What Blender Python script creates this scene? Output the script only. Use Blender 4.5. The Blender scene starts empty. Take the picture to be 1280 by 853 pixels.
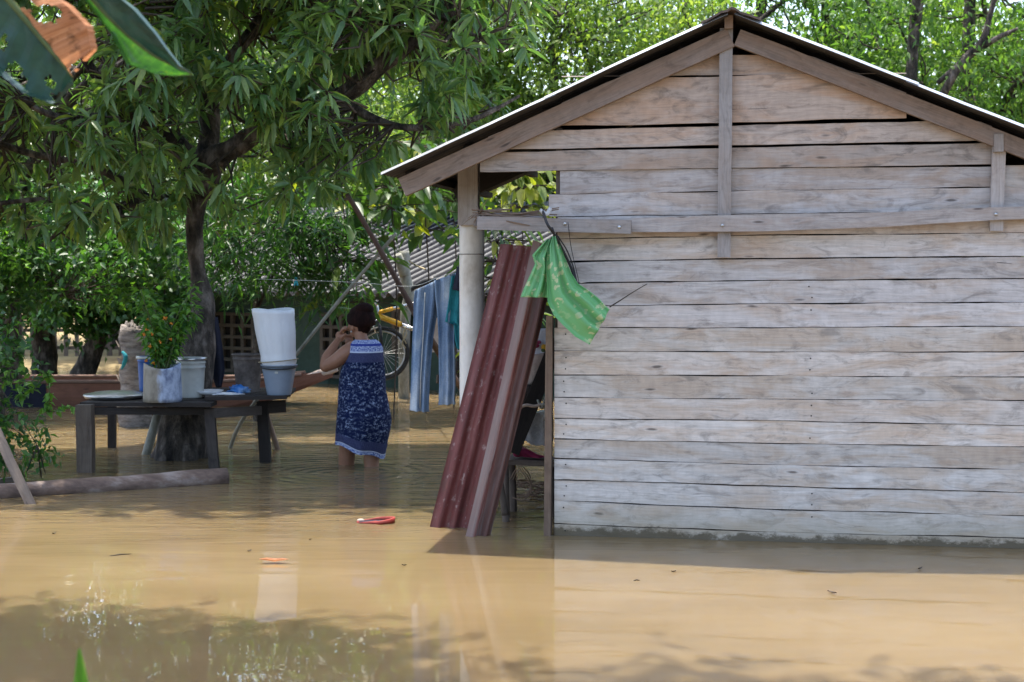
import bpy, math, random
import numpy as np
from mathutils import Vector, Matrix, noise
random.seed(7); RNG = np.random.default_rng(11)
PI = math.pi
scene = bpy.context.scene
COL = scene.collection

# ------------------------------------------------------------------ camera & ground-truth helpers
F = 1900.0; CZ = 1.45; HOR = 330.0
TH = math.atan((426.5-HOR)/F)
FW = Vector((0, math.cos(TH), -math.sin(TH))); UP = Vector((0, math.sin(TH), math.cos(TH))); RT = Vector((1, 0, 0))
CAM = Vector((0, 0, CZ))
def D(px, py): return FW + RT*((px-640)/F) + UP*((426.5-py)/F)
def P(px, py, Y):
    d = D(px, py); return CAM + d*(Y/d.y)
def H(px, py, z):
    d = D(px, py); return CAM + d*((z-CZ)/d.z)
def W(px, py): return H(px, py, 0.0)

cd = bpy.data.cameras.new('camera'); cam = bpy.data.objects.new('camera', cd); COL.objects.link(cam)
cd.sensor_width = 36; cd.lens = F/1280*36; cam.location = CAM
cam.rotation_euler = (PI/2-TH, 0, 0); cd.clip_end = 500; cd.clip_start = 0.05
cd.dof.use_dof = True; cd.dof.focus_distance = 8.4; cd.dof.aperture_fstop = 5.0
scene.camera = cam

# ------------------------------------------------------------------ light
SUN_EL = math.radians(75); SUN_AZ = math.atan2(-0.50, 0.87)   # from +Y towards +X
sdir = Vector((math.sin(SUN_AZ)*math.cos(SUN_EL), math.cos(SUN_AZ)*math.cos(SUN_EL), math.sin(SUN_EL)))
w = bpy.data.worlds.new('World'); scene.world = w; w.use_nodes = True
nt = w.node_tree; nt.nodes.clear()
o_ = nt.nodes.new('ShaderNodeOutputWorld'); b_ = nt.nodes.new('ShaderNodeBackground'); s_ = nt.nodes.new('ShaderNodeTexSky')
s_.sky_type = 'NISHITA'; s_.sun_disc = False; s_.sun_elevation = SUN_EL; s_.sun_rotation = SUN_AZ
s_.air_density = 1.0; s_.dust_density = 3.0; s_.ozone_density = 0.6
b_.inputs[1].default_value = 0.15
nt.links.new(s_.outputs[0], b_.inputs[0]); nt.links.new(b_.outputs[0], o_.inputs[0])
ld = bpy.data.lights.new('sun', 'SUN'); ld.energy = 2.7; ld.angle = math.radians(0.53); ld.color = (1.0, 0.94, 0.84)
sun = bpy.data.objects.new('sun', ld); COL.objects.link(sun)
sun.rotation_euler = sdir.to_track_quat('Z', 'Y').to_euler()
scene.view_settings.view_transform = 'Standard'; scene.view_settings.look = 'None'
scene.view_settings.exposure = 1.82; scene.view_settings.gamma = 1

# ------------------------------------------------------------------ materials
def _nt(name):
    m = bpy.data.materials.new(name); m.use_nodes = True
    t = m.node_tree; t.nodes.clear()
    return m, t, t.nodes.new, t.links.new
def ramp(t, fac, stops):
    r = t.nodes.new('ShaderNodeValToRGB'); e = r.color_ramp.elements
    while len(e) < len(stops): e.new(0.5)
    for i, (p, c) in enumerate(stops):
        e[i].position = p; e[i].color = (c[0], c[1], c[2], 1) if not isinstance(c, (int, float)) else (c, c, c, 1)
    t.links.new(fac, r.inputs[0]); return r.outputs[0]
def mixc(t, fac, a, b, mode='MIX'):
    m = t.nodes.new('ShaderNodeMix'); m.data_type = 'RGBA'; m.blend_type = mode; m.clamp_factor = True
    for sock, v in ((m.inputs[0], fac), (m.inputs[6], a), (m.inputs[7], b)):
        if hasattr(v, 'links'): t.links.new(v, sock)
        elif isinstance(v, (int, float)): sock.default_value = v
        else: sock.default_value = (v[0], v[1], v[2], 1)
    return m.outputs[2]
def math_(t, op, a, b=0.0, c=None):
    m = t.nodes.new('ShaderNodeMath'); m.operation = op
    for i, v in enumerate((a, b) if c is None else (a, b, c)):
        if hasattr(v, 'links'): t.links.new(v, m.inputs[i])
        else: m.inputs[i].default_value = v
    return m.outputs[0]
def coord(t, kind='Object', scale=(1, 1, 1), rot=(0, 0, 0)):
    c = t.nodes.new('ShaderNodeTexCoord'); m = t.nodes.new('ShaderNodeMapping')
    m.inputs['Scale'].default_value = scale; m.inputs['Rotation'].default_value = rot
    t.links.new(c.outputs[kind], m.inputs[0]); return m.outputs[0]
def noi(t, vec, scale, detail=4, rough=0.55, dist=0.0):
    n = t.nodes.new('ShaderNodeTexNoise'); n.inputs['Scale'].default_value = scale; n.inputs['Detail'].default_value = detail
    n.inputs['Roughness'].default_value = rough; n.inputs['Distortion'].default_value = dist
    t.links.new(vec, n.inputs['Vector']); return n.outputs['Fac']
def finish(m, t, col, rough=0.7, metal=0.0, bump=None, bstr=0.3, bdist=0.01, spec=0.5, ior=None, alpha=None, translucent=0.0, tcol=None):
    p = t.nodes.new('ShaderNodeBsdfPrincipled'); o = t.nodes.new('ShaderNodeOutputMaterial')
    for k, v in (('Base Color', col), ('Roughness', rough), ('Metallic', metal), ('Specular IOR Level', spec)):
        if hasattr(v, 'links'): t.links.new(v, p.inputs[k])
        elif isinstance(v, (int, float)): p.inputs[k].default_value = v
        else: p.inputs[k].default_value = (v[0], v[1], v[2], 1)
    if ior: p.inputs['IOR'].default_value = ior
    if alpha is not None: p.inputs['Alpha'].default_value = alpha
    if bump is not None:
        b = t.nodes.new('ShaderNodeBump'); b.inputs['Strength'].default_value = bstr; b.inputs['Distance'].default_value = bdist
        t.links.new(bump, b.inputs['Height']); t.links.new(b.outputs[0], p.inputs['Normal'])
    out = p.outputs[0]
    if translucent > 0:
        tr = t.nodes.new('ShaderNodeBsdfTranslucent'); mx = t.nodes.new('ShaderNodeMixShader'); mx.inputs[0].default_value = translucent
        c = tcol if tcol is not None else col
        if hasattr(c, 'links'): t.links.new(c, tr.inputs[0])
        else: tr.inputs[0].default_value = (c[0], c[1], c[2], 1)
        t.links.new(out, mx.inputs[1]); t.links.new(tr.outputs[0], mx.inputs[2]); out = mx.outputs[0]
    t.links.new(out, o.inputs[0]); return m
def mottle(name, cols, scale=6, stretch=(1, 1, 1), rough=0.7, metal=0, bstr=0.3, bdist=0.01, kind='Object', spec=0.4, lo=0.3, hi=0.7, translucent=0, fine=0.25, det=6):
    m, t, N, L = _nt(name); v = coord(t, kind, stretch)
    n1 = noi(t, v, scale, det, 0.62); n2 = noi(t, v, scale*6.3, 3, 0.6)
    st = [(lo+(hi-lo)*i/max(1, len(cols)-1), c) for i, c in enumerate(cols)]
    c = ramp(t, n1, st)
    g = ramp(t, n2, [(0.3, 1-fine), (0.7, 1+fine*0.0)])
    c = mixc(t, 1.0, c, g, 'MULTIPLY')
    h = math_(t, 'ADD', math_(t, 'MULTIPLY', n1, 0.6), math_(t, 'MULTIPLY', n2, 0.4))
    return finish(m, t, c, rough, metal, h, bstr, bdist, spec, translucent=translucent)

def wood(name, light, dark, warm, blotch=0.5, moss=False, rough=0.85, crack=1.0):
    m, t, N, L = _nt(name)
    # warp the board coordinates so the grain swirls instead of running dead straight
    wn = t.nodes.new('ShaderNodeTexNoise'); wn.inputs['Scale'].default_value = 1.0; wn.inputs['Detail'].default_value = 3
    L(coord(t, 'UV', (2.2, 6, 1)), wn.inputs['Vector'])
    def wuv(sc, amt):
        a = t.nodes.new('ShaderNodeVectorMath'); a.operation = 'MULTIPLY_ADD'
        L(wn.outputs['Color'], a.inputs[0]); a.inputs[1].default_value = (amt*0.6, amt, 0); L(coord(t, 'UV', sc), a.inputs[2]); return a.outputs[0]
    g1 = noi(t, wuv((1.3, 17, 1), 3.2), 2.0, 8, 0.66, 0.5)
    g2 = noi(t, wuv((4, 120, 1), 4.0), 1.0, 5, 0.7)
    saw = noi(t, coord(t, 'UV', (26, 9, 1), (0, 0, 0.5)), 1.0, 4, 0.6)
    bl = noi(t, coord(t, 'UV', (1.3, 5, 1)), 1.5, 5, 0.62, 0.8)
    bl2 = noi(t, coord(t, 'UV', (2.6, 8, 1)), 1.6, 6, 0.68, 1.5)
    bl3 = noi(t, coord(t, 'UV', (1.0, 4, 1)), 2.6, 5, 0.65, 0.6)
    c = ramp(t, g1, [(0.24, dark), (0.42, [(a*0.3+b*0.7) for a, b in zip(dark, light)]), (0.62, light)])
    c = mixc(t, math_(t, 'MULTIPLY', ramp(t, bl, [(0.44, 0.0), (0.60, 1.0)]), blotch), c, warm)
    c = mixc(t, math_(t, 'MULTIPLY', ramp(t, bl2, [(0.52, 0.0), (0.66, 1.0)]), 0.75*blotch), c, [x*0.62 for x in dark])
    c = mixc(t, math_(t, 'MULTIPLY', ramp(t, bl3, [(0.56, 0.0), (0.66, 1.0)]), 0.6*blotch), c, [min(1, x*1.16) for x in light])
    c = mixc(t, 1.0, c, ramp(t, g2, [(0.3, 0.78), (0.58, 1.0)]), 'MULTIPLY')
    c = mixc(t, 1.0, c, ramp(t, saw, [(0.35, 0.90), (0.60, 1.0)]), 'MULTIPLY')
    vo = t.nodes.new('ShaderNodeTexVoronoi'); vo.inputs['Scale'].default_value = 1.0
    L(wuv((2.6, 11, 1), 0.5), vo.inputs['Vector'])
    k = ramp(t, vo.outputs['Distance'], [(0.045, 1.0), (0.10, 0.0)])
    c = mixc(t, math_(t, 'MULTIPLY', k, 0.75*crack), c, (0.05, 0.035, 0.03))
    kr = ramp(t, vo.outputs['Distance'], [(0.09, 0.0), (0.15, 1.0), (0.26, 0.0)])
    c = mixc(t, math_(t, 'MULTIPLY', kr, 0.3*crack), c, [warm[0]*0.8, warm[1]*0.68, warm[2]*0.6])
    cn = noi(t, wuv((1.4, 42, 1), 2.0), 1.3, 6, 0.6, 1.0)
    ck = ramp(t, cn, [(0.285, 1.0), (0.31, 0.0)])
    c = mixc(t, math_(t, 'MULTIPLY', ck, 0.8*crack), c, (0.05, 0.04, 0.035))
    at = t.nodes.new('ShaderNodeAttribute'); at.attribute_name = 'tone'
    c = mixc(t, 1.0, c, at.outputs['Color'], 'MULTIPLY')
    if moss:
        tc = t.nodes.new('ShaderNodeTexCoord'); sx = t.nodes.new('ShaderNodeSeparateXYZ'); L(tc.outputs['Object'], sx.inputs[0]); zz = math_(t, 'SUBTRACT', sx.outputs['Z'], 0.42)
        n = noi(t, coord(t, 'Object', (1, 1, 1.6)), 9.0, 8, 0.8)
        n3 = noi(t, coord(t, 'Object', (1, 1, 1)), 3.2, 3, 0.6)
        hgt = math_(t, 'SUBTRACT', math_(t, 'ADD', math_(t, 'MULTIPLY', n, 0.16), math_(t, 'MULTIPLY', n3, 0.10)), zz)
        mk2 = ramp(t, math_(t, 'ADD', hgt, 0.13), [(0.03, 0.0), (0.20, 0.55)])
        c = mixc(t, mk2, c, (0.34, 0.29, 0.20))
        mk = ramp(t, hgt, [(0.088, 0.0), (0.112, 0.82)])
        c = mixc(t, mk, c, (0.065, 0.050, 0.026))
    h = math_(t, 'ADD', math_(t, 'MULTIPLY', g1, 0.6), math_(t, 'MULTIPLY', g2, 0.4))
    h = math_(t, 'SUBTRACT', h, math_(t, 'MULTIPLY', ck, 0.5))
    return finish(m, t, c, rough, 0, h, 0.5, 0.006, 0.25)

def leafmat(name, dark, mid, light, transl=0.35, rough=0.42, spec=0.5, tboost=1.6):
    m, t, N, L = _nt(name)
    at = t.nodes.new('ShaderNodeAttribute'); at.attribute_name = 'tone'
    f = at.outputs['Fac']
    c = ramp(t, f, [(0.0, dark), (0.55, mid), (1.0, light)])
    v = coord(t, 'Object'); n = noi(t, v, 22, 3, 0.6)
    c = mixc(t, 1.0, c, ramp(t, n, [(0.3, 0.75), (0.65, 1.1)]), 'MULTIPLY')
    tc = mixc(t, 1.0, c, (tboost*1.25, tboost*1.35, tboost*0.5), 'MULTIPLY')
    return finish(m, t, c, rough, 0, None, spec=spec, translucent=transl, tcol=tc)

M = {}
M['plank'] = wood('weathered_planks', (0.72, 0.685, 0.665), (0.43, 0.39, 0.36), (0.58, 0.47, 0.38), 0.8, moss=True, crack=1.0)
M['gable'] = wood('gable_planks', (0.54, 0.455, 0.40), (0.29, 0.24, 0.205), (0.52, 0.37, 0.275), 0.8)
M['beam'] = wood('beam_wood', (0.33, 0.30, 0.285), (0.17, 0.15, 0.14), (0.29, 0.235, 0.20), 0.5)
M['rafter'] = wood('rafter_wood', (0.30, 0.23, 0.19), (0.15, 0.115, 0.095), (0.28, 0.19, 0.14), 0.6)
M['white_edge'] = None
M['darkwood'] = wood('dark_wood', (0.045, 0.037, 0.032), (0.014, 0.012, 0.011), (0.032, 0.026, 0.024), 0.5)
M['greywood'] = wood('grey_wood', (0.19, 0.15, 0.12), (0.075, 0.06, 0.05), (0.14, 0.105, 0.08), 0.5)
M['polewood'] = wood('pole_wood', (0.24, 0.17, 0.12), (0.10, 0.07, 0.055), (0.17, 0.11, 0.08), 0.5)
M['bamboo'] = wood('dark_pole', (0.15, 0.10, 0.08), (0.06, 0.042, 0.036), (0.11, 0.07, 0.05), 0.5)
M['canoe'] = wood('canoe_wood', (0.27, 0.125, 0.085), (0.15, 0.07, 0.048), (0.23, 0.11, 0.08), 0.5)
M['canoe_rim'] = wood('canoe_rim', (0.24, 0.15, 0.115), (0.12, 0.08, 0.06), (0.2, 0.13, 0.10), 0.5)
M['log'] = mottle('log_bark', [(0.07, 0.045, 0.035), (0.19, 0.13, 0.10), (0.42, 0.36, 0.32)], 7, (0.3, 1, 1), 0.8, bstr=0.6, bdist=0.02)
M['bark'] = mottle('mango_bark', [(0.022, 0.018, 0.016), (0.085, 0.068, 0.055), (0.24, 0.20, 0.17)], 13, (1, 1, 0.4), 0.92, bstr=1.0, bdist=0.08, lo=0.36, hi=0.66)
M['palmbark'] = mottle('palm_bark', [(0.08, 0.065, 0.055), (0.26, 0.225, 0.20), (0.40, 0.36, 0.33)], 7, (1, 1, 3.0), 0.9, bstr=1.0, bdist=0.03)
M['twig'] = mottle('twig', [(0.04, 0.03, 0.022), (0.10, 0.075, 0.055)], 12, rough=0.9)
M['stemgreen'] = mottle('green_stem', [(0.05, 0.08, 0.02), (0.12, 0.16, 0.05)], 8, rough=0.6)
M['greypost'] = mottle('lichen_post', [(0.16, 0.15, 0.12), (0.30, 0.30, 0.25), (0.42, 0.41, 0.36)], 9, (1, 1, 0.5), 0.9)
M['iron_galv'] = mottle('galvanised_sheet', [(0.26, 0.27, 0.29), (0.38, 0.40, 0.43), (0.46, 0.48, 0.52)], 3, rough=0.4, metal=0.3, bstr=0.05, fine=0.1)
M['iron_under'] = mottle('shade_dark_underside', [(0.035, 0.03, 0.028), (0.07, 0.06, 0.055)], 8, rough=0.8)  # roof shade put into the colour: underside far darker than the top
M['iron_old'] = mottle('rusty_ridge', [(0.05, 0.04, 0.035), (0.13, 0.09, 0.07), (0.2, 0.16, 0.14)], 8, rough=0.8)
M['pvc'] = mottle('white_pvc', [(0.44, 0.37, 0.29), (0.68, 0.63, 0.56), (0.76, 0.73, 0.68)], 5, (1, 1, 0.5), rough=0.45, bstr=0.05, fine=0.12, lo=0.25, hi=0.55)
M['pvc_spot'] = M['pvc']
M['white_plastic'] = mottle('white_plastic', [(0.62, 0.64, 0.67), (0.74, 0.76, 0.79), (0.78, 0.80, 0.82)], 3, (1, 1, 0.4), rough=0.4, bstr=0.03, fine=0.08)
M['cloudy_plastic'] = mottle('cloudy_plastic', [(0.42, 0.43, 0.40), (0.60, 0.61, 0.57)], 4, rough=0.4, bstr=0.03, fine=0.1)
M['greyblue_plastic'] = mottle('greyblue_plastic', [(0.22, 0.27, 0.34), (0.27, 0.32, 0.39)], 4, rough=0.45, bstr=0.03, fine=0.08)
M['blue_plastic'] = mottle('blue_plastic', [(0.03, 0.09, 0.28), (0.045, 0.13, 0.38)], 4, rough=0.45, bstr=0.03, fine=0.1)
M['black_plastic'] = mottle('black_plastic', [(0.012, 0.012, 0.014), (0.03, 0.03, 0.035)], 5, rough=0.5)
M['old_bucket'] = mottle('stained_bucket', [(0.05, 0.042, 0.038), (0.12, 0.10, 0.09), (0.22, 0.19, 0.17)], 9, rough=0.85)
M['steel'] = mottle('steel', [(0.45, 0.45, 0.45), (0.62, 0.62, 0.62)], 6, rough=0.28, metal=0.9, bstr=0.05)
M['chrome'] = mottle('chrome', [(0.6, 0.6, 0.62), (0.8, 0.8, 0.82)], 6, rough=0.2, metal=1.0, bstr=0.02)
M['rubber'] = mottle('rubber', [(0.018, 0.018, 0.018), (0.045, 0.042, 0.04)], 20, rough=0.75)
M['yellow_paint'] = mottle('yellow_paint', [(0.62, 0.32, 0.02), (0.72, 0.40, 0.03)], 6, rough=0.3, bstr=0.03, fine=0.1)
M['greenwall'] = mottle('green_wall', [(0.022, 0.045, 0.036), (0.038, 0.072, 0.058), (0.05, 0.085, 0.07)], 2.5, rough=0.85)
M['fibre'] = mottle('fibre_cement', [(0.10, 0.10, 0.11), (0.18, 0.18, 0.195), (0.27, 0.27, 0.28)], 2.2, rough=0.75, fine=0.3)
M['block'] = mottle('vent_block', [(0.07, 0.06, 0.048), (0.12, 0.10, 0.085)], 8, rough=0.9)
M['black'] = mottle('dark_inside', [(0.008, 0.008, 0.009), (0.014, 0.013, 0.013)], 4, rough=0.95)
M['turq'] = mottle('turquoise_cloth', [(0.02, 0.22, 0.27), (0.04, 0.34, 0.39)], 6, rough=0.9, translucent=0.2)
M['navy'] = mottle('navy_cloth', [(0.008, 0.01, 0.02), (0.02, 0.023, 0.045)], 7, rough=0.95)
M['magenta'] = mottle('magenta_cloth', [(0.20, 0.015, 0.05), (0.42, 0.04, 0.12)], 9, rough=0.9)
M['clear_bag'] = mottle('white_bag', [(0.45, 0.45, 0.44), (0.7, 0.7, 0.69), (0.8, 0.8, 0.8)], 14, rough=0.3, translucent=0.25, bstr=0.6)
M['sack'] = mottle('pale_sack', [(0.42, 0.32, 0.26), (0.60, 0.50, 0.43)], 6, rough=0.9)
M['whitecloth'] = mottle('white_cloth', [(0.62, 0.63, 0.68), (0.75, 0.75, 0.80)], 6, rough=0.9)
M['bluebag'] = mottle('blue_bag', [(0.02, 0.13, 0.50), (0.05, 0.25, 0.68), (0.45, 0.60, 0.78)], 16, rough=0.35, bstr=0.5, translucent=0.15)
M['concrete'] = mottle('concrete', [(0.24, 0.23, 0.22), (0.38, 0.37, 0.36)], 7, rough=0.9)
M['skin'] = mottle('brown_skin', [(0.26, 0.125, 0.075), (0.33, 0.165, 0.10)], 6, rough=0.5, bstr=0.08, fine=0.1)
M['hair'] = mottle('dark_hair', [(0.009, 0.005, 0.0045), (0.030, 0.012, 0.010)], 30, (1, 1, 0.3), rough=0.85, bstr=0.8, spec=0.1)
M['rope'] = mottle('rope', [(0.30, 0.24, 0.14), (0.45, 0.38, 0.24)], 30, rough=0.9)
M['cord'] = mottle('pale_cord', [(0.35, 0.37, 0.36), (0.5, 0.52, 0.5)], 30, rough=0.6)
M['redplastic'] = mottle('red_plastic', [(0.25, 0.03, 0.02), (0.42, 0.06, 0.045)], 8, rough=0.5)
M['dryleaf'] = mottle('dry_leaf', [(0.30, 0.11, 0.045), (0.52, 0.24, 0.11)], 14, (1, 1, 1), rough=0.7, translucent=0.4)
M['flower'] = mottle('orange_flower', [(0.75, 0.22, 0.02), (0.9, 0.4, 0.05)], 10, rough=0.6, translucent=0.3)
M['leaf_mango'] = leafmat('mango_leaf', (0.045, 0.098, 0.034), (0.082, 0.165, 0.058), (0.22, 0.29, 0.06), 0.36, 0.38, 0.6)
M['leaf_bush'] = leafmat('bush_leaf', (0.024, 0.068, 0.022), (0.05, 0.14, 0.034), (0.13, 0.27, 0.035), 0.34, 0.45)
M['leaf_back'] = leafmat('back_leaf', (0.045, 0.10, 0.028), (0.09, 0.18, 0.045), (0.20, 0.28, 0.06), 0.42, 0.6, 0.3)
M['leaf_far'] = leafmat('far_leaf', (0.06, 0.115, 0.03), (0.12, 0.195, 0.05), (0.25, 0.31, 0.09), 0.42, 0.6, 0.3)
M['leaf_big'] = leafmat('big_leaf', (0.03, 0.07, 0.02), (0.06, 0.13, 0.035), (0.28, 0.30, 0.03), 0.35, 0.45)

# banana blade
m, t, N, L = _nt('banana_blade')
v = coord(t, 'UV', (1, 1, 1)); n = noi(t, coord(t, 'UV', (60, 2, 1)), 1.0, 3); n2 = noi(t, v, 6, 4)
c = ramp(t, n2, [(0.35, (0.03, 0.085, 0.05)), (0.6, (0.055, 0.14, 0.06)), (0.75, (0.16, 0.22, 0.05))])
c = mixc(t, 1.0, c, ramp(t, n, [(0.3, 0.75), (0.7, 1.1)]), 'MULTIPLY')
M['banana'] = finish(m, t, c, 0.35, 0, n, 0.2, 0.004, 0.6, translucent=0.3, tcol=mixc(t, 1.0, c, (1.6, 2.0, 0.5), 'MULTIPLY'))
m, t, N, L = _nt('dry_banana')
n = noi(t, coord(t, 'UV', (50, 2, 1)), 1.0, 4); n2 = noi(t, coord(t, 'UV'), 7, 5)
c = ramp(t, n, [(0.25, (0.26, 0.10, 0.04)), (0.5, (0.50, 0.22, 0.10)), (0.75, (0.62, 0.33, 0.18))])
c = mixc(t, ramp(t, n2, [(0.55, 0.0), (0.68, 0.8)]), c, (0.10, 0.045, 0.02))
M['drybanana'] = finish(m, t, c, 0.7, 0, n, 0.4, 0.004, 0.3, translucent=0.45)
M['youngblade'] = mottle('young_blade', [(0.12, 0.33, 0.02), (0.18, 0.42, 0.04)], 9, (1, 1, 0.3), rough=0.4, translucent=0.45)

M['banana_teal'] = mottle('banana_teal', [(0.008, 0.036, 0.028), (0.018, 0.062, 0.046), (0.035, 0.09, 0.065)], 7, (1, 1, 1), rough=0.45, spec=0.35, translucent=0.12)
# corrugated red sheet
m, t, N, L = _nt('red_sheet')
uvs = coord(t, 'UV')
n = noi(t, coord(t, 'UV', (14, 1.4, 1)), 2.0, 6, 0.65); n2 = noi(t, coord(t, 'UV', (9, 5, 1)), 3.0, 6, 0.7)
c = ramp(t, n, [(0.3, (0.075, 0.020, 0.018)), (0.5, (0.14, 0.034, 0.030)), (0.7, (0.20, 0.075, 0.064))])
c = mixc(t, ramp(t, n2, [(0.58, 0.0), (0.68, 0.75)]), c, (0.34, 0.25, 0.23))
n3 = noi(t, coord(t, 'UV', (5, 2.5, 1)), 2.5, 7, 0.72); c = mixc(t, ramp(t, n3, [(0.55, 0.0), (0.66, 0.8)]), c, (0.10, 0.04, 0.028))
n4 = noi(t, coord(t, 'UV', (40, 14, 1)), 1.0, 4, 0.7); c = mixc(t, ramp(t, n4, [(0.66, 0.0), (0.70, 0.7)]), c, (0.42, 0.36, 0.35))
M['redsheet'] = finish(m, t, c, 0.55, 0.0, n2, 0.2, 0.004, 0.4)
m, t, N, L = _nt('rusty_sheet')
n = noi(t, coord(t, 'UV', (30, 1.0, 1)), 2.0, 6, 0.65); n2 = noi(t, coord(t, 'UV', (16, 2, 1)), 3.0, 6, 0.7)
c = ramp(t, n, [(0.3, (0.10, 0.035, 0.025)), (0.48, (0.23, 0.075, 0.06)), (0.6, (0.28, 0.19, 0.17)), (0.75, (0.45, 0.44, 0.47))])
c = mixc(t, ramp(t, n2, [(0.52, 0.0), (0.66, 0.8)]), c, (0.11, 0.05, 0.035))
su = t.nodes.new('ShaderNodeSeparateXYZ'); tcu = t.nodes.new('ShaderNodeTexCoord'); L(tcu.outputs['UV'], su.inputs[0])
uu_ = math_(t, 'ADD', math_(t, 'SUBTRACT', su.outputs['X'], 2.0), math_(t, 'MULTIPLY', n2, 0.012))
c = mixc(t, ramp(t, math_(t, 'MULTIPLY', uu_, 7.0), [(0.22, 0.75), (0.30, 0.0)]), c, (0.22, 0.165, 0.145))
c = mixc(t, ramp(t, math_(t, 'MULTIPLY', uu_, 7.0), [(0.40, 0.0), (0.52, 0.75)]), c, (0.070, 0.038, 0.030))
M['rustsheet'] = finish(m, t, c, 0.5, 0.15, n2, 0.25, 0.004, 0.4)

# corrugated fibre cement with shade painted dark into the valleys, crests lighter
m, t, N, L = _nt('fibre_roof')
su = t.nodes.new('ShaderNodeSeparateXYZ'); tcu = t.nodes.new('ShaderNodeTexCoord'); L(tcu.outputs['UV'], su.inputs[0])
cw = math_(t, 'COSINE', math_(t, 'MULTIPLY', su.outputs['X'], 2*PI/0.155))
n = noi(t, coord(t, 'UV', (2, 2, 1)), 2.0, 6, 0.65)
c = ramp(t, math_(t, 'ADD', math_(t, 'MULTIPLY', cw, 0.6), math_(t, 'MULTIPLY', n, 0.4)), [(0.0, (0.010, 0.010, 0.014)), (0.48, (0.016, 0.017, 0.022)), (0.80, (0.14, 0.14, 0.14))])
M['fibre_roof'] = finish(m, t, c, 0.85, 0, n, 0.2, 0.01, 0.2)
# jeans
m, t, N, L = _nt('denim')
n = noi(t, coord(t, 'UV', (3, 1.2, 1)), 1.6, 5, 0.6); n2 = noi(t, coord(t, 'UV', (90, 60, 1)), 2, 2)
c = ramp(t, n, [(0.32, (0.085, 0.145, 0.25)), (0.48, (0.18, 0.26, 0.38)), (0.62, (0.42, 0.48, 0.54))])
c = mixc(t, 1.0, c, ramp(t, n2, [(0.3, 0.75), (0.7, 1.05)]), 'MULTIPLY')
M['denim'] = finish(m, t, c, 0.95, 0, n, 0.5, 0.02, 0.1)
# green patterned plastic cloth
m, t, N, L = _nt('green_print')
vo = t.nodes.new('ShaderNodeTexVoronoi'); vo.inputs['Scale'].default_value = 1
nv = t.nodes.new('ShaderNodeTexNoise'); nv.inputs['Scale'].default_value = 30; L(coord(t, 'UV'), nv.inputs['Vector'])
mv = t.nodes.new('ShaderNodeVectorMath'); mv.operation = 'MULTIPLY_ADD'
L(nv.outputs['Color'], mv.inputs[0]); mv.inputs[1].default_value = (1.5, 1.5, 1.5); L(coord(t, 'UV', (21, 21, 1)), mv.inputs[2])
L(mv.outputs[0], vo.inputs['Vector'])
pt = ramp(t, vo.outputs['Distance'], [(0.30, 1.0), (0.36, 0.0)])
big = ramp(t, noi(t, coord(t, 'UV'), 6, 2), [(0.42, 0.0), (0.50, 1.0)])
c = mixc(t, math_(t, 'MULTIPLY', pt, math_(t, 'ADD', math_(t, 'MULTIPLY', big, 0.75), 0.25)), (0.19, 0.50, 0.20), (0.56, 0.64, 0.34))
M['greenprint'] = finish(m, t, c, 0.35, 0, noi(t, coord(t, 'UV'), 14, 3), 0.3, 0.01, 0.5, translucent=0.25)
# dress
m, t, N, L = _nt('dress_print')
tc = t.nodes.new('ShaderNodeTexCoord'); sx = t.nodes.new('ShaderNodeSeparateXYZ'); L(tc.outputs['UV'], sx.inputs[0]); vv = sx.outputs['Y']
n1 = noi(t, coord(t, 'UV', (46, 40, 1)), 1.0, 4, 0.75); n2 = noi(t, coord(t, 'UV', (17, 17, 1)), 1.0, 2, 0.6)
fl = math_(t, 'MULTIPLY', ramp(t, n1, [(0.50, 0.0), (0.60, 1.0)]), ramp(t, n2, [(0.40, 0.15), (0.62, 1.0)]))
c = mixc(t, fl, (0.007, 0.013, 0.052), (0.25, 0.31, 0.44))
wv = t.nodes.new('ShaderNodeTexWave'); wv.inputs['Scale'].default_value = 11; wv.inputs['Distortion'].default_value = 2; L(coord(t, 'UV', (4, 1, 1)), wv.inputs['Vector'])
dots = ramp(t, wv.outputs['Fac'], [(0.4, 0.0), (0.7, 1.0)])
band2 = mixc(t, dots, (0.01, 0.016, 0.06), (0.09, 0.10, 0.19))
lb = mixc(t, ramp(t, noi(t, coord(t, 'UV', (60, 160, 1)), 1, 2), [(0.45, 0.0), (0.55, 1.0)]), (0.05, 0.09, 0.30), (0.44, 0.50, 0.66))
def step(lo, hi):
    a = math_(t, 'GREATER_THAN', vv, lo); b = math_(t, 'LESS_THAN', vv, hi); return math_(t, 'MULTIPLY', a, b)
c = mixc(t, step(0.028, 0.115), c, band2); c = mixc(t, step(0.0, 0.028), c, lb); c = mixc(t, step(0.03, 0.036), c, (0.6, 0.65, 0.75))
c = mixc(t, step(0.80, 0.885), c, band2); c = mixc(t, step(0.885, 1.2), c, lb); c = mixc(t, step(0.885, 0.897), c, (0.5, 0.56, 0.68)); c = mixc(t, step(0.945, 0.965), c, (0.03, 0.05, 0.25))
M['dress'] = finish(m, t, c, 0.9, 0, noi(t, coord(t, 'UV', (6, 10, 1)), 2, 3), 0.4, 0.015, 0.1)
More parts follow.
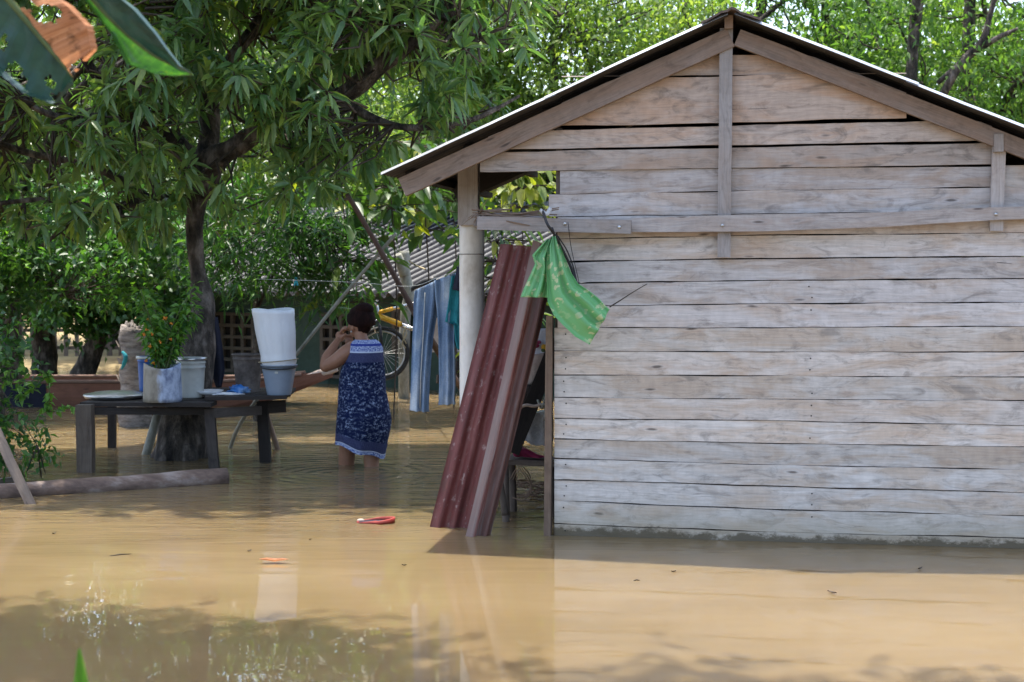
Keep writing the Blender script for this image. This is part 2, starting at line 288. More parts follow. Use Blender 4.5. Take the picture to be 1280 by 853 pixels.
# planter two tone
m, t, N, L = _nt('planter_paint')
n = noi(t, coord(t, 'Object', (1, 1, 0.6)), 16, 6, 0.7); sx = t.nodes.new('ShaderNodeSeparateXYZ'); tc = t.nodes.new('ShaderNodeTexCoord'); L(tc.outputs['Object'], sx.inputs[0])
f = ramp(t, math_(t, 'ADD', math_(t, 'MULTIPLY', sx.outputs['X'], 7.0), n), [(0.42, 0.0), (0.72, 1.0)])
c = mixc(t, f, ramp(t, n, [(0.3, (0.20, 0.17, 0.13)), (0.6, (0.34, 0.30, 0.24))]), ramp(t, n, [(0.35, (0.14, 0.17, 0.26)), (0.6, (0.42, 0.48, 0.60))]))
M['planter'] = finish(m, t, c, 0.8, 0, n, 0.3, 0.01, 0.3)
# ground
M['ground'] = mottle('earth', [(0.14, 0.10, 0.055), (0.26, 0.20, 0.10), (0.33, 0.27, 0.14)], 0.7, rough=0.95)
# water
m, t, N, L = _nt('muddy_water')
tc = t.nodes.new('ShaderNodeTexCoord'); sx = t.nodes.new('ShaderNodeSeparateXYZ'); L(tc.outputs['Object'], sx.inputs[0])
Yc = sx.outputs['Y']; Xc = sx.outputs['X']
r1 = noi(t, coord(t, 'Object', (0.55, 2.6, 1)), 1.5, 2, 0.5, 0.6)
r2 = noi(t, coord(t, 'Object', (1.6, 9.0, 1)), 1.6, 3, 0.55, 0.8)
r3 = noi(t, coord(t, 'Object', (7, 20, 1)), 1.8, 2, 0.5)
far = ramp(t, math_(t, 'DIVIDE', Yc, 20.0), [(0.365, 0.0), (0.47, 0.85)])
far1 = ramp(t, math_(t, 'DIVIDE', Yc, 20.0), [(0.33, 0.06), (0.47, 1.0)])
hh = math_(t, 'ADD', math_(t, 'MULTIPLY', math_(t, 'MULTIPLY', r1, far1), 0.016), math_(t, 'MULTIPLY', math_(t, 'MULTIPLY', r2, far), 0.0125))
hh = math_(t, 'ADD', hh, math_(t, 'MULTIPLY', math_(t, 'MULTIPLY', r3, far), 0.0022))
wc = W(425, 592)
dx = math_(t, 'SUBTRACT', Xc, wc.x); dy = math_(t, 'SUBTRACT', Yc, wc.y)
rr = math_(t, 'SQRT', math_(t, 'ADD', math_(t, 'MULTIPLY', dx, dx), math_(t, 'MULTIPLY', dy, dy)))
ring = math_(t, 'MULTIPLY', math_(t, 'SINE', math_(t, 'MULTIPLY', math_(t, 'ADD', rr, math_(t, 'MULTIPLY', r2, 0.12)), 55.0)), ramp(t, rr, [(0.0, 1.0), (0.55, 0.4), (1.0, 0.0)]))
hh = math_(t, 'ADD', hh, math_(t, 'MULTIPLY', math_(t, 'MULTIPLY', ring, math_(t, 'ADD', r1, 0.1)), 0.006))
cn = noi(t, coord(t, 'Object', (0.5, 1.2, 1)), 0.8, 4, 0.6)
c = ramp(t, cn, [(0.3, (0.135, 0.098, 0.050)), (0.5, (0.165, 0.119, 0.062)), (0.7, (0.192, 0.142, 0.078))])
M['water'] = finish(m, t, c, 0.008, 0, hh, 1.0, 1.0, 0.5, ior=1.333)
pw_ = [n for n in t.nodes if n.type == 'BSDF_PRINCIPLED'][0]
pw_.inputs['Subsurface Weight'].default_value = 1.0; pw_.inputs['Subsurface Radius'].default_value = (1.0, 0.8, 0.5); pw_.inputs['Subsurface Scale'].default_value = 0.18

# ------------------------------------------------------------------ mesh building
class MB:
    def __init__(s): s.v = []; s.f = []; s.uv = []; s.mi = []; s.tone = []; s.sm = []
    def face(s, idx, uv=None, mi=0, tone=1.0, smooth=False):
        s.f.append(tuple(idx)); s.uv.append(uv or [(0, 0)]*len(idx)); s.mi.append(mi); s.tone.append(tone); s.sm.append(smooth)
    def grid(s, rows, closed=False, uvs=None, mi=0, tone=1.0, smooth=True, cap=False):
        """rows: list of lists of points; uvs same shape"""
        b = len(s.v); n = len(rows[0]); R = len(rows)
        for r in rows: s.v.extend([tuple(p) for p in r])
        nn = n if closed else n-1
        for i in range(R-1):
            for j in range(nn):
                k = (j+1) % n
                if uvs:
                    j2 = j+1
                    uu = [uvs[i][j], uvs[i][j2], uvs[i+1][j2], uvs[i+1][j]]
                else: uu = None
                s.face((b+i*n+j, b+i*n+k, b+(i+1)*n+k, b+(i+1)*n+j), uu, mi, tone, smooth)
        if cap:
            s.face([b+j for j in range(n)][::-1], [(0, 0)]*n, mi, tone); s.face([b+(R-1)*n+j for j in range(n)], [(0, 0)]*n, mi, tone)
    def tube(s, pts, rad, n=8, uvoff=None, mi=0, tone=1.0, jit=0.0, cap=True, seed=0, sq=(1, 1)):
        pts = [Vector(p) for p in pts]
        if not isinstance(rad, (list, tuple)): rad = [rad]*len(pts)
        if uvoff is None: uvoff = (random.random()*20, random.random()*20)
        rows = []; uvs = []; L = 0
        ref = None
        for i, p in enumerate(pts):
            if i == 0: d = pts[1]-pts[0]
            elif i == len(pts)-1: d = pts[-1]-pts[-2]
            else: d = pts[i+1]-pts[i-1]
            d = d.normalized()
            if ref is None:
                ref = Vector((0, 0, 1)).cross(d)
                if ref.length < 0.2: ref = Vector((1, 0, 0)).cross(d)
            e1 = (ref - d*ref.dot(d)).normalized(); e2 = d.cross(e1); ref = e1
            if i: L += (p-pts[i-1]).length
            row = []; uv = []
            for k in range(n):
                a = 2*PI*k/n; r = rad[i]
                q = p + e1*math.cos(a)*r*sq[0] + e2*math.sin(a)*r*sq[1]
                if jit:
                    nz = noise.noise(Vector((q.x*6+seed, q.y*6, q.z*4)))
                    q += (q-p)*nz*jit
                row.append(q)
            for k in range(n+1): uv.append((uvoff[0]+L, uvoff[1]+2*PI*rad[0]*k/n))
            rows.append(row); uvs.append(uv)
        s.grid(rows, True, uvs, mi, tone, True, cap)
    def board(s, p0, p1, wdt, thk, nrm, mi=0, tone=None, segs=1, wob=0.0, uvoff=None, bow=0.0):
        """board with axis p0->p1, width across, thickness along nrm"""
        p0 = Vector(p0); p1 = Vector(p1); nrm = Vector(nrm); d = (p1-p0); Ln = d.length; d.normalize()
        nrm = (nrm-d*nrm.dot(d)).normalized(); wv = nrm.cross(d).normalized()
        if tone is None: tone = random.uniform(0.85, 1.05)
        if uvoff is None: uvoff = (random.random()*30, random.random()*30)
        rows = []; uvs = []
        sd = random.random()*100
        for i in range(segs+1):
            t = i/segs; c = p0+d*(Ln*t) + nrm*bow*math.sin(PI*t)
            w1 = wdt/2*(1+wob*noise.noise(Vector((t*Ln*3+sd, 0, 0)))); w2 = wdt/2*(1+wob*noise.noise(Vector((t*Ln*3+sd, 7, 0))))
            rows.append([c+wv*w1+nrm*thk/2, c-wv*w2+nrm*thk/2, c-wv*w2-nrm*thk/2, c+wv*w1-nrm*thk/2])
            u = uvoff[0]+t*Ln; vs = [0, wdt, wdt+thk, 2*wdt+thk, 2*wdt+2*thk]
            uvs.append([(u, uvoff[1]+x) for x in vs])
        s.grid(rows, True, uvs, mi, tone, False, True)
    def lathe(s, c, prof, n=28, mi=0, tone=1.0, axis=None, capb=False):
        c = Vector(c)
        Rm = axis.to_track_quat('Z', 'Y').to_matrix() if axis is not None else Matrix.Identity(3)
        rows = []; uvs = []
        for (r, z) in prof:
            rows.append([c + Rm @ Vector((r*math.cos(2*PI*k/n), r*math.sin(2*PI*k/n), z)) for k in range(n)])
            uvs.append([(k/n, z) for k in range(n+1)])
        s.grid(rows, True, uvs, mi, tone, True, False)
    def ball(s, c, r, n=10, mi=0, rot=None):
        c = Vector(c); r = (r, r, r) if isinstance(r, (int, float)) else r
        rows = []
        for i in range(n+1):
            th = PI*i/n; th = min(max(th, 0.02), PI-0.02)
            row = []
            for k in range(2*n):
                q = Vector((r[0]*math.sin(th)*math.cos(PI*k/n), r[1]*math.sin(th)*math.sin(PI*k/n), r[2]*math.cos(th)))
                if rot: q = rot @ q
                row.append(c+q)
            rows.append(row)
        s.grid(rows, True, None, mi, 1.0, True, True)

def tag(o, label=None, cat=None, group=None, kind=None):
    if label: o['label'] = label
    if cat: o['category'] = cat
    if group: o['group'] = group
    if kind: o['kind'] = kind
    return o
def empty(name, loc, label=None, cat=None, group=None, kind=None):
    o = bpy.data.objects.new(name, None); o.location = loc; o.empty_display_size = 0.1; COL.objects.link(o)
    return tag(o, label, cat, group, kind)
WL = {}
def build(mb, name, mats, parent=None, label=None, cat=None, group=None, kind=None, origin=None):
    me = bpy.data.meshes.new(name)
    V = np.array(mb.v, dtype=np.float64)
    if parent is not None: org = Vector(WL[parent.name])
    elif origin is not None: org = Vector(origin)
    else: org = Vector(((V[:, 0].min()+V[:, 0].max())/2, (V[:, 1].min()+V[:, 1].max())/2, V[:, 2].min()))
    # children keep the origin of their thing; world position = origin
    V = V - np.array(org)
    me.from_pydata(V.tolist(), [], mb.f)
    uvl = me.uv_layers.new(name='UVMap')
    fl = [c for f in mb.uv for p in f for c in p]
    uvl.data.foreach_set('uv', fl)
    me.polygons.foreach_set('material_index', mb.mi); me.polygons.foreach_set('use_smooth', mb.sm)
    at = me.color_attributes.new('tone', 'FLOAT_COLOR', 'CORNER')
    tn = []
    for f, x in zip(mb.f, mb.tone):
        q = (x, x, x, 1.0) if isinstance(x, (int, float)) else (*x, 1.0)
        tn.extend(q*len(f))
    at.data.foreach_set('color', tn)
    for mm in (mats if isinstance(mats, (list, tuple)) else [mats]): me.materials.append(mm)
    me.update()
    o = bpy.data.objects.new(name, me); COL.objects.link(o)
    if parent is not None:
        o.parent = parent
    else: o.location = org
    WL[o.name] = tuple(org)
    return tag(o, label, cat, group, kind)
def thing(name, loc, label, cat, group=None, kind=None):
    o = empty(name, loc, label, cat, group, kind); WL[o.name] = tuple(loc); return o
def curve_pts(ctrl, n=8):
    """catmull-rom through control points"""
    c = [Vector(p) for p in ctrl]; c = [c[0]*2-c[1]]+c+[c[-1]*2-c[-2]]; out = []
    for i in range(1, len(c)-2):
        for k in range(n):
            t = k/n
            out.append(0.5*((2*c[i])+(c[i+1]-c[i-1])*t+(2*c[i-1]-5*c[i]+4*c[i+1]-c[i+2])*t*t+(-c[i-1]+3*c[i]-3*c[i+1]+c[i+2])*t**3))
    out.append(c[-2]); return out
def lerpl(a, n):
    """resample list of radii"""
    return [float(np.interp(i/(n-1), np.linspace(0, 1, len(a)), a)) for i in range(n)]

# leaf clouds -----------------------------------------------------------------
LEAF8 = dict(t=np.array([0, .3, .3, .3, .68, .68, .68, 1.0]), w=np.array([0, -.5, 0, .5, -.42, 0, .42, 0]),
             f=[(0, 1, 2), (0, 2, 3), (1, 4, 5, 2), (2, 5, 6, 3), (4, 7, 5), (5, 7, 6)])
LEAF4 = dict(t=np.array([0, .45, .45, 1.0]), w=np.array([0, -.5, .5, 0]), f=[(0, 1, 2), (1, 3, 2)])
LEAF6 = dict(t=np.array([0, .4, .42, .4, 1.0]), w=np.array([0, -.5, 0, .5, 0]), f=[(0, 1, 2), (0, 2, 3), (1, 4, 2), (2, 4, 3)])
def norm(a): return a/np.maximum(np.linalg.norm(a, axis=1, keepdims=True), 1e-9)
def leafcloud(name, c, d, L, Wd, tone, T, mat_, parent=None, droop=0.25, fold=0.25, origin=None, **kw):
    c = np.asarray(c, float); d = norm(np.asarray(d, float)); n = len(c)
    L = np.broadcast_to(L, n)[:, None]; Wd = np.broadcast_to(Wd, n)[:, None]
    rv = RNG.normal(size=(n, 3))*0.55+np.array([0, 0, 1.0])
    side = norm(np.cross(d, rv)); nrm_ = norm(np.cross(side, d))
    K = len(T['t']); V = np.zeros((n, K, 3))
    for k in range(K):
        t_ = T['t'][k]; w_ = T['w'][k]
        V[:, k] = c + d*L*t_ + side*Wd*w_ + nrm_*Wd*abs(w_)*fold*2 - np.array([0, 0, 1.0])*L*droop*t_*t_
    V = V.reshape(-1, 3)
    if parent is not None: org = np.array(WL[parent.name])
    elif origin is not None: org = np.array(origin)
    else: org = np.array([V[:, 0].mean(), V[:, 1].mean(), V[:, 2].min()])
    V = V-org
    loops = []; starts = []; tot = []; 
    base = np.arange(n)*K
    ft = T['f']; per = sum(len(f) for f in ft)
    idx = np.concatenate([np.array(f) for f in ft]); LI = (base[:, None]+idx[None, :]).reshape(-1)
    lens = np.array([len(f) for f in ft]); st = np.concatenate([[0], np.cumsum(lens)[:-1]])
    LS = (np.arange(n)[:, None]*per+st[None, :]).reshape(-1)
    me = bpy.data.meshes.new(name); me.vertices.add(len(V)); me.vertices.foreach_set('co', V.ravel())
    me.loops.add(len(LI)); me.loops.foreach_set('vertex_index', LI.astype(np.int32))
    me.polygons.add(len(LS)); me.polygons.foreach_set('loop_start', LS.astype(np.int32))
    at = me.attributes.new('tone', 'FLOAT', 'POINT'); at.data.foreach_set('value', np.repeat(np.broadcast_to(tone, n), K).astype(np.float32))
    me.materials.append(mat_); me.update(calc_edges=True); me.validate()
    o = bpy.data.objects.new(name, me); COL.objects.link(o)
    if parent is not None: o.parent = parent
    else: o.location = org
    WL[o.name] = tuple(org)
    return tag(o, **kw)
def in_ellipsoids(els, n, shell=0.0):
    """random points in a union of ellipsoids (cx,cy,cz,rx,ry,rz); shell>0 pushes them outward"""
    vol = np.array([e[3]*e[4]*e[5] for e in els]); k = RNG.choice(len(els), n, p=vol/vol.sum())
    u = norm(RNG.normal(size=(n, 3))); r = RNG.random(n)**(1/3); r = shell+(1-shell)*r
    E = np.array(els)[k]; return E[:, :3]+u*r[:, None]*E[:, 3:6], u
def clumps(els, nc, rc, shell=0.3):
    c, u = in_ellipsoids(els, nc, shell)
    return c, u
def whorls(cen, axis, per, L, spread=1.0, down=0.35):
    """leaf bases/dirs for whorls of leaves round shoot tips"""
    n = len(cen); c = np.repeat(cen, per, axis=0); a = norm(np.repeat(axis, per, axis=0))
    rv = RNG.normal(size=(n*per, 3)); rad = norm(rv-a*(rv*a).sum(1, keepdims=True))
    d = rad*spread + a*RNG.uniform(-0.15, 0.9, (n*per, 1)) + np.array([0, 0, -1.0])*down
    return c + a*RNG.uniform(-0.05, 0.02, (n*per, 1)) + rad*0.01, norm(d)
def twigs(mb, cen, nodes, r0=0.008, every=1):
    nodes = np.array(nodes)
    for i in range(0, len(cen), every):
        c = cen[i]; j = np.argmin(((nodes-c)**2).sum(1)); a = nodes[j]
        if np.linalg.norm(a-c) > 0.9: a = c+(a-c)*0.5*0.9/np.linalg.norm(a-c)
        mid = (a+c)/2+RNG.normal(size=3)*0.06+np.array([0, 0, -0.04])
        mb.tube([a, mid, c], [r0*1.8, r0*1.2, r0*0.7], 3, (0, 0), cap=False)

# ================================================================== SETTING
mb = MB(); mb.v = [(-70, -8, 0), (70, -8, 0), (70, 23, 0), (-70, 23, 0), (-70, -8, -2), (70, -8, -2), (70, 23, -2), (-70, 23, -2)]
for f_ in ((0, 1, 2, 3), (7, 6, 5, 4), (0, 4, 5, 1), (1, 5, 6, 2), (2, 6, 7, 3), (3, 7, 4, 0)): mb.face(f_)
build(mb, 'water', M['water'], origin=(0, 0, 0), kind='structure')
mb = MB(); rows = []
for y, z in ((-12, -0.42), (10, -0.42), (19.6, -0.42), (20.9, -0.03), (21.6, 0.04), (24, 0.12), (40, 0.5), (90, 1.5), (200, 3)):
    rows.append([(x, y + (0.5*noise.noise(Vector((x*0.4, y, 0))) if 19 < y < 22 else 0), z+0.03*noise.noise(Vector((x*0.7, y*0.7, 3)))) for x in np.linspace(-120, 120, 121)])
mb.grid(rows); build(mb, 'ground', M['ground'], origin=(0, 0, -0.42), kind='structure')
GZ = -0.42

# ================================================================== WOODEN SHACK
A0 = W(693, 669); B0 = W(1280, 686)
ax = (B0-A0).normalized(); nx = Vector((-ax.y, ax.x, 0))      # nx = back direction (away from camera)
def HP(s, t, z): return A0 + ax*s + nx*t + Vector((0, 0, z))
def Q(px, py, off=0.0):
    """pixel -> (s, z) on the wall plane shifted towards the camera by off"""
    d = D(px, py); p0 = A0-nx*off
    k = (p0-CAM).dot(nx)/d.dot(nx); q = CAM+d*k
    return (q-A0).dot(ax), q.z
OV = 0.20
sl, zl = Q(475, 217, OV); sa, za = Q(914, 15, OV); sr, zr = Q(1280, 157, OV)
slopeR = (zr-za)/(sr-sa); sR = Q(1425, 200, OV)[0]; zR = za+slopeR*(sR-sa); slopeL = (za-zl)/(sa-sl)
def roofz(s): return za-(sa-s)*slopeL if s < sa else za+slopeR*(s-sa)
shack = thing('wooden_shack', tuple(HP(1.2, 1.2, GZ)), 'weathered grey plank shack with gabled tin roof, standing in the brown floodwater on the right', 'shack')

# front wall planks -------------------------------------------------
mb = MB()
X3 = [693, 950, 1280]
seams = [(213, 210, 208), (243, 238.5, 233.5), (271, 267.5, 264), (299, 294, 291), (327.5, 323, 320.5), (354.5, 351, 348.5), (383, 380, 378),
         (410, 410, 408), (439, 440, 440), (469, 470, 472), (497, 499, 501), (523.5, 526, 532), (549, 554, 559), (573, 581, 587.5), (600, 607.5, 616), (626, 637, 645), (655, 665, 673), (684, 694, 704)]
def yat(s3, x): return float(np.interp(x, [693, 950, 1280], s3)) if x <= 1280 else s3[2]+(x-1280)*(s3[2]-s3[1])/330
def plank(xl, xr, ytop, ybot, off, mi=0, tint=(1, 1, 1), gap=1.6, thick=0.02, step_=14):
    """ytop/ybot: functions of px. traced board standing on the wall plane"""
    n = max(3, int((xr-xl)/step_)); uo = (random.random()*40, random.random()*40); sd = random.random()*99
    rf = []; rb = []; us = []
    tl = random.uniform(-0.002, 0.002)
    for i in range(n+1):
        x = xl+(xr-xl)*i/n
        yt = ytop(x)+gap/2+1.3*noise.noise(Vector((x*0.012, sd, 0)))+0.5*noise.noise(Vector((x*0.06, sd, 0)))
        yb = ybot(x)-gap/2+1.3*noise.noise(Vector((x*0.012, sd+5, 0)))+0.35*noise.noise(Vector((x*0.06, sd+9, 0)))
        s0, z0 = Q(x, yt, off); s1, z1 = Q(x, yb, off)
        z0 = min(z0, roofz(s0)-0.035); 
        if z0 <= z1+0.003: z0 = z1+0.003
        cup = 0.003*noise.noise(Vector((x*0.01, sd, 4)))
        rf.append((s0, z0, s1, z1, cup)); us.append(uo[0]+s0)
    rows = []; uvs = []
    for (s0, z0, s1, z1, cu), u in zip(rf, us):
        a = HP(s0, -off-tl+cu, z0); b = HP(s1, -off+tl+cu, z1); c = HP(s1, -off+thick, z1); d = HP(s0, -off+thick, z0)
        rows.append([a, b, c, d]); h = z0-z1
        uvs.append([(u, uo[1]+h), (u, uo[1]), (u, uo[1]-0.02), (u, uo[1]-0.02-h), (u, uo[1]-0.04-h)])
    tn = random.uniform(0.82, 1.06); tone = tuple(tn*c for c in tint)
    mb.grid(rows, True, uvs, mi, tone, False, True)
GREY = (1, 1, 1.0)
xstart = [700, 686, 697, 697, 697, 697, 697, 693, 693, 693, 693, 693, 693, 693, 693, 693, 693]
for i in range(len(seams)-1):
    a, b = seams[i], seams[i+1]
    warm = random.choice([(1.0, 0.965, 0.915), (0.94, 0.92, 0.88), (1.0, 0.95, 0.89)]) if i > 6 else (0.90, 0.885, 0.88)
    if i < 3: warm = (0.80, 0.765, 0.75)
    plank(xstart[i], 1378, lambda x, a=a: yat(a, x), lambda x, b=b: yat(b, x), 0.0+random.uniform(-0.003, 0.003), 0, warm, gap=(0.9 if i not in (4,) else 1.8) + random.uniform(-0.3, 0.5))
# small infill strip 497-507 split
# gable rows (x from, x to, top(l, m, r), bottom)
def lin(x0, y0, x1, y1): return lambda x: y0+(y1-y0)*(x-x0)/(x1-x0)
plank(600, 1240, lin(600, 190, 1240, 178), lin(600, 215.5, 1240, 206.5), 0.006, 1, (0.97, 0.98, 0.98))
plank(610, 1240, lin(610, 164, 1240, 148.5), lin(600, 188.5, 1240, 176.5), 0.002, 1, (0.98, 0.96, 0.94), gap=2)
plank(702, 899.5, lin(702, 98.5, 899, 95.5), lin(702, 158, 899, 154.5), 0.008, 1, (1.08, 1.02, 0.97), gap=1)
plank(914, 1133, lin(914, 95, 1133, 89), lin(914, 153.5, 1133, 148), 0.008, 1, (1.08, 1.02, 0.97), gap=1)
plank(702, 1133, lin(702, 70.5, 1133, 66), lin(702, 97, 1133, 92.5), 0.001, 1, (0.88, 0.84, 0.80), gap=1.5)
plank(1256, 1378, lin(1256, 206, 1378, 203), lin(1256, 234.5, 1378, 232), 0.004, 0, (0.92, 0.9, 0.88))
# nail heads
for col_x in (1013, 706):
    for i in range(5, len(seams)-1):
        for fr in (0.27, 0.74):
            if random.random() < 0.4: continue
            x = col_x + random.uniform(-2, 2); y = yat(seams[i], x)*(1-fr)+yat(seams[i+1], x)*fr
            s, z = Q(x, y, 0.0); c = HP(s, -0.006, z); b = len(mb.v)
            for k in range(6): mb.v.append(tuple(c+ax*0.0042*math.cos(k*PI/3)+Vector((0, 0, 0.0042*math.sin(k*PI/3)))))
            mb.face([b+k for k in range(6)][::-1], [(0, 0)]*6, 2)
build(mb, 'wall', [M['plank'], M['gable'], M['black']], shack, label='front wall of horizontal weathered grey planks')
# closed sides and back (boards coloured near black for the shade inside)
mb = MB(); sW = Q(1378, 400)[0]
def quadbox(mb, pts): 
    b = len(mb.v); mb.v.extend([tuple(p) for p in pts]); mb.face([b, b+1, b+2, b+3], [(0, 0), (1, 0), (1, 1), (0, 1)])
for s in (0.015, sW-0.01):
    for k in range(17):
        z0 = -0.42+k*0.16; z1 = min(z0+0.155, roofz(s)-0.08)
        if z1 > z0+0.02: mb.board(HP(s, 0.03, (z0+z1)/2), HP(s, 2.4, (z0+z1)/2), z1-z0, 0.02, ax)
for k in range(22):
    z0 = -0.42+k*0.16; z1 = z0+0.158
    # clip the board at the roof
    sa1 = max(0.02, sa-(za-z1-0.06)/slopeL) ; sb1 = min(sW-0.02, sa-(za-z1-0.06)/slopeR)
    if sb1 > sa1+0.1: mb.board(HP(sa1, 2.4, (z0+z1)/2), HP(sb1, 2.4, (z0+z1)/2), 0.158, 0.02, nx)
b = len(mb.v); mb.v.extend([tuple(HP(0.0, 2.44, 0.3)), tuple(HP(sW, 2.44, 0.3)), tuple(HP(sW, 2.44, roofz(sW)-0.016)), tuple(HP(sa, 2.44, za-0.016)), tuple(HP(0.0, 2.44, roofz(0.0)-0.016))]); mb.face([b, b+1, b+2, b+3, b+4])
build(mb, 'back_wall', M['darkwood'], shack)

# roof ---------------------------------------------------------------
def roof_sheet(s0, s1, name, t0, t1, lift=0.0, mat_='iron_galv', pitch=0.076, amp=0.0085, phase=0.0, segs=8):
    mb = MB(); n = int((t1-t0)/pitch*8); rows = []; rows2 = []
    sl_ = slopeL if s0 < sa-0.01 and s1 <= sa+0.05 else slopeR
    nn = Vector((0, 0, 1)) - ax*(sl_ if True else 0); nn.normalize()
    for i in range(segs+1):
        s = s0+(s1-s0)*i/segs; z = roofz(s)+lift+0.005*noise.noise(Vector((s*3.1, lift*90, 2)))
        r = []; r2 = []
        for j in range(n+1):
            t = t0+(t1-t0)*j/n; h = amp*math.cos(2*PI*(t-t0)/pitch+phase)
            q = HP(s, t, z)+nn*h
            r.append(q); r2.append(q-nn*0.0012)
        rows.append(r); rows2.append(r2)
    mb.grid(rows); mb.grid([r[::-1] for r in rows2], mi=1)
    # edge thickness at the gable end
    mb.grid([[r[0] for r in rows], [r[0] for r in rows2]])
    return build(mb, name, [M[mat_], M['iron_under']], shack)
smL = Q(687, 119, OV)[0]; smR = Q(1141, 104, OV)[0]
roof_sheet(sl, smL+0.03, 'roof_sheet', -OV, 2.55, 0.0, phase=PI)
roof_sheet(smL-0.03, sa-0.02, 'roof_sheet', -OV, 2.55, 0.006, phase=PI)
roof_sheet(sa+0.02, smR+0.03, 'roof_sheet', -OV, 2.55, 0.006, phase=PI)
roof_sheet(smR-0.03, sR, 'roof_sheet', -OV, 2.55, 0.0, phase=PI)
# ridge cap: bent rusty sheet
mb = MB(); rows = []
for j in range(70):
    t = -OV-0.02+2.75*j/69; wv = 0.006*math.sin(j*2.1)
    rows.append([HP(sa+ds, t, roofz(sa+ds)+0.022+wv-abs(ds)*0.02+ (0.004*math.sin(ds*90+j))) for ds in (-0.15, -0.10, -0.05, -0.02, 0, 0.02, 0.05, 0.10, 0.15)])
mb.grid(rows); mb.grid([[p-Vector((0, 0, 0.004)) for p in r][::-1] for r in rows])
mb.grid([rows[0], [p-Vector((0, 0, 0.012)) for p in rows[0]]])
build(mb, 'ridge_cap', M['iron_old'], shack, label='rusty bent ridge cap')
# rafters ------------------------------------------------------------
def rafter(s0, s1, t, dz=0.045, wdt=0.105, thk=0.045, tone=1.0, segs=10):
    mb = MB(); sl_ = slopeL if (s0+s1)/2 < sa else slopeR
    vz = wdt*math.sqrt(1+sl_**2)
    p0 = HP(s0, t, roofz(s0)-dz-vz/2); p1 = HP(s1, t, roofz(s1)-dz-vz/2)
    mb.board(p0, p1, wdt, thk, -nx, 0, tone, segs, 0.10)
    return build(mb, 'rafter', M['rafter'] if t < 0.5 else M['darkwood'], shack)
rafter(Q(503, 210, 0.06)[0], sa-0.005, -0.052, tone=1.0, dz=0.05, wdt=0.10); rafter(sa+0.03, Q(1420, 205, 0.06)[0], -0.050, tone=0.95, dz=0.05, wdt=0.085)
for t in (1.2,): rafter(sl+0.12, sa-0.005, t); rafter(sa+0.03, sR-0.1, t)
# purlins running back under the sheets (ends show under the left eave)
for s in (sl+0.10, sl+0.42, sl+0.85, sl+1.3, sa-0.25, sa+0.3, sa+0.9, sa+1.5):
    mb = MB(); nn = Vector((0, 0, 1)); mb.board(HP(s, 0.06, roofz(s)-0.04), HP(s, 2.5, roofz(s)-0.04), 0.05, 0.035, nn, 0, 0.8)
    build(mb, 'purlin', M['darkwood'], shack)
# battens, king post --------------------------------------------------
def batten(x0, y0, x1, y1, wpx, off, thk=0.03, m='beam', tone=1.0, name='batten'):
    s0, z0 = Q(x0, y0, off); s1, z1 = Q(x1, y1, off); mb = MB()
    mb.board(HP(s0, -off, z0), HP(s1, -off, z1), wpx/234.0, thk, -nx, 0, tone, 8, 0.05)
    return build(mb, name, M[m], shack)
batten(908, 36, 905, 322, 15.5, 0.045, m='beam', tone=1.15)
batten(911, 20, 911, 36, 10, 0.085, m='rafter', tone=1.1, name='rafter_block')
batten(1249, 176, 1245, 289, 15, 0.035, m='beam', tone=1.45)
batten(1248, 168, 1248, 190, 11, 0.065, m='beam', tone=1.1, name='rafter_block')
# long bowed beam, two lapped pieces
mb = MB(); rows = []; uvs = []
for i in range(25):
    x = 690+(1400-690)*i/24
    yt = np.interp(x, [690, 950, 1100, 1245, 1400], [276, 268, 266, 259, 256]); yb = np.interp(x, [690, 950, 1100, 1245, 1400], [291, 289.5, 284, 275, 271])
    o = 0.062+0.03*math.sin(PI*i/24); s0, z0 = Q(x, yt, o); s1, z1 = Q(x, yb, o); s2, z2 = Q(x, yb, o); 
    rows.append([HP(s0, -o, z0), HP(s1, -o, z1), HP(s1, -o+0.05, z1+0.004), HP(s0, -o+0.05, z0)]); uvs.append([(s0, 0.08), (s0, 0), (s0, -.04), (s0, -.12), (s0, -.17)])
mb.grid(rows, True, uvs, 0, 1.35, False, True); build(mb, 'wall_beam', M['beam'], shack, label='long bowed grey beam across the front')
mb = MB(); o = 0.115; s0, z0 = Q(597, 279, o); s1, z1 = Q(789, 284, o)
mb.board(HP(s0, -o, z0), HP(s1, -o, z1), 0.070, 0.035, -nx, 0, 1.0, 8, 0.06); build(mb, 'porch_beam', M['beam'], shack, label='short brown beam lapped over the long beam')
mb = MB(); s0, z0 = Q(601, 279, 0.09); s1, z1 = Q(597, 280, -0.50); mb.board(HP(s0, -0.09, z0), HP(s1, 0.54, z1), 0.06, 0.03, Vector((0, 0, 1))); build(mb, 'porch_beam', M['beam'], shack)
for (x, y, of) in ((706, 280, .136), (774, 284, .136), (903, 282, .10), (1245, 268, .085)):
    s, z = Q(x, y, of); mb = MB(); mb.lathe(HP(s, -of, z), [(0.0005, 0.006), (0.008, 0.005), (0.009, 0)], 10, axis=-nx); build(mb, 'bolt', M['steel'], shack)
# corner post board (brown edge beside the wall)
mb = MB(); s0, z0 = Q(687, 395, 0.01); s1, _ = Q(683.5, 668, 0.01); mb.board(HP(s0, 0.0, z0), HP(s1, 0.0, GZ), 0.035, 0.06, -nx, 0, 0.9, 10, 0.2); build(mb, 'corner_post', M['polewood'], shack)
mb = MB(); s0, z0 = Q(698, 160, 0.0); mb.board(HP(s0, 0.05, z0), HP(s0-0.01, 0.05, GZ), 0.03, 0.05, -nx, 0, 0.8); build(mb, 'corner_post', M['greywood'], shack)
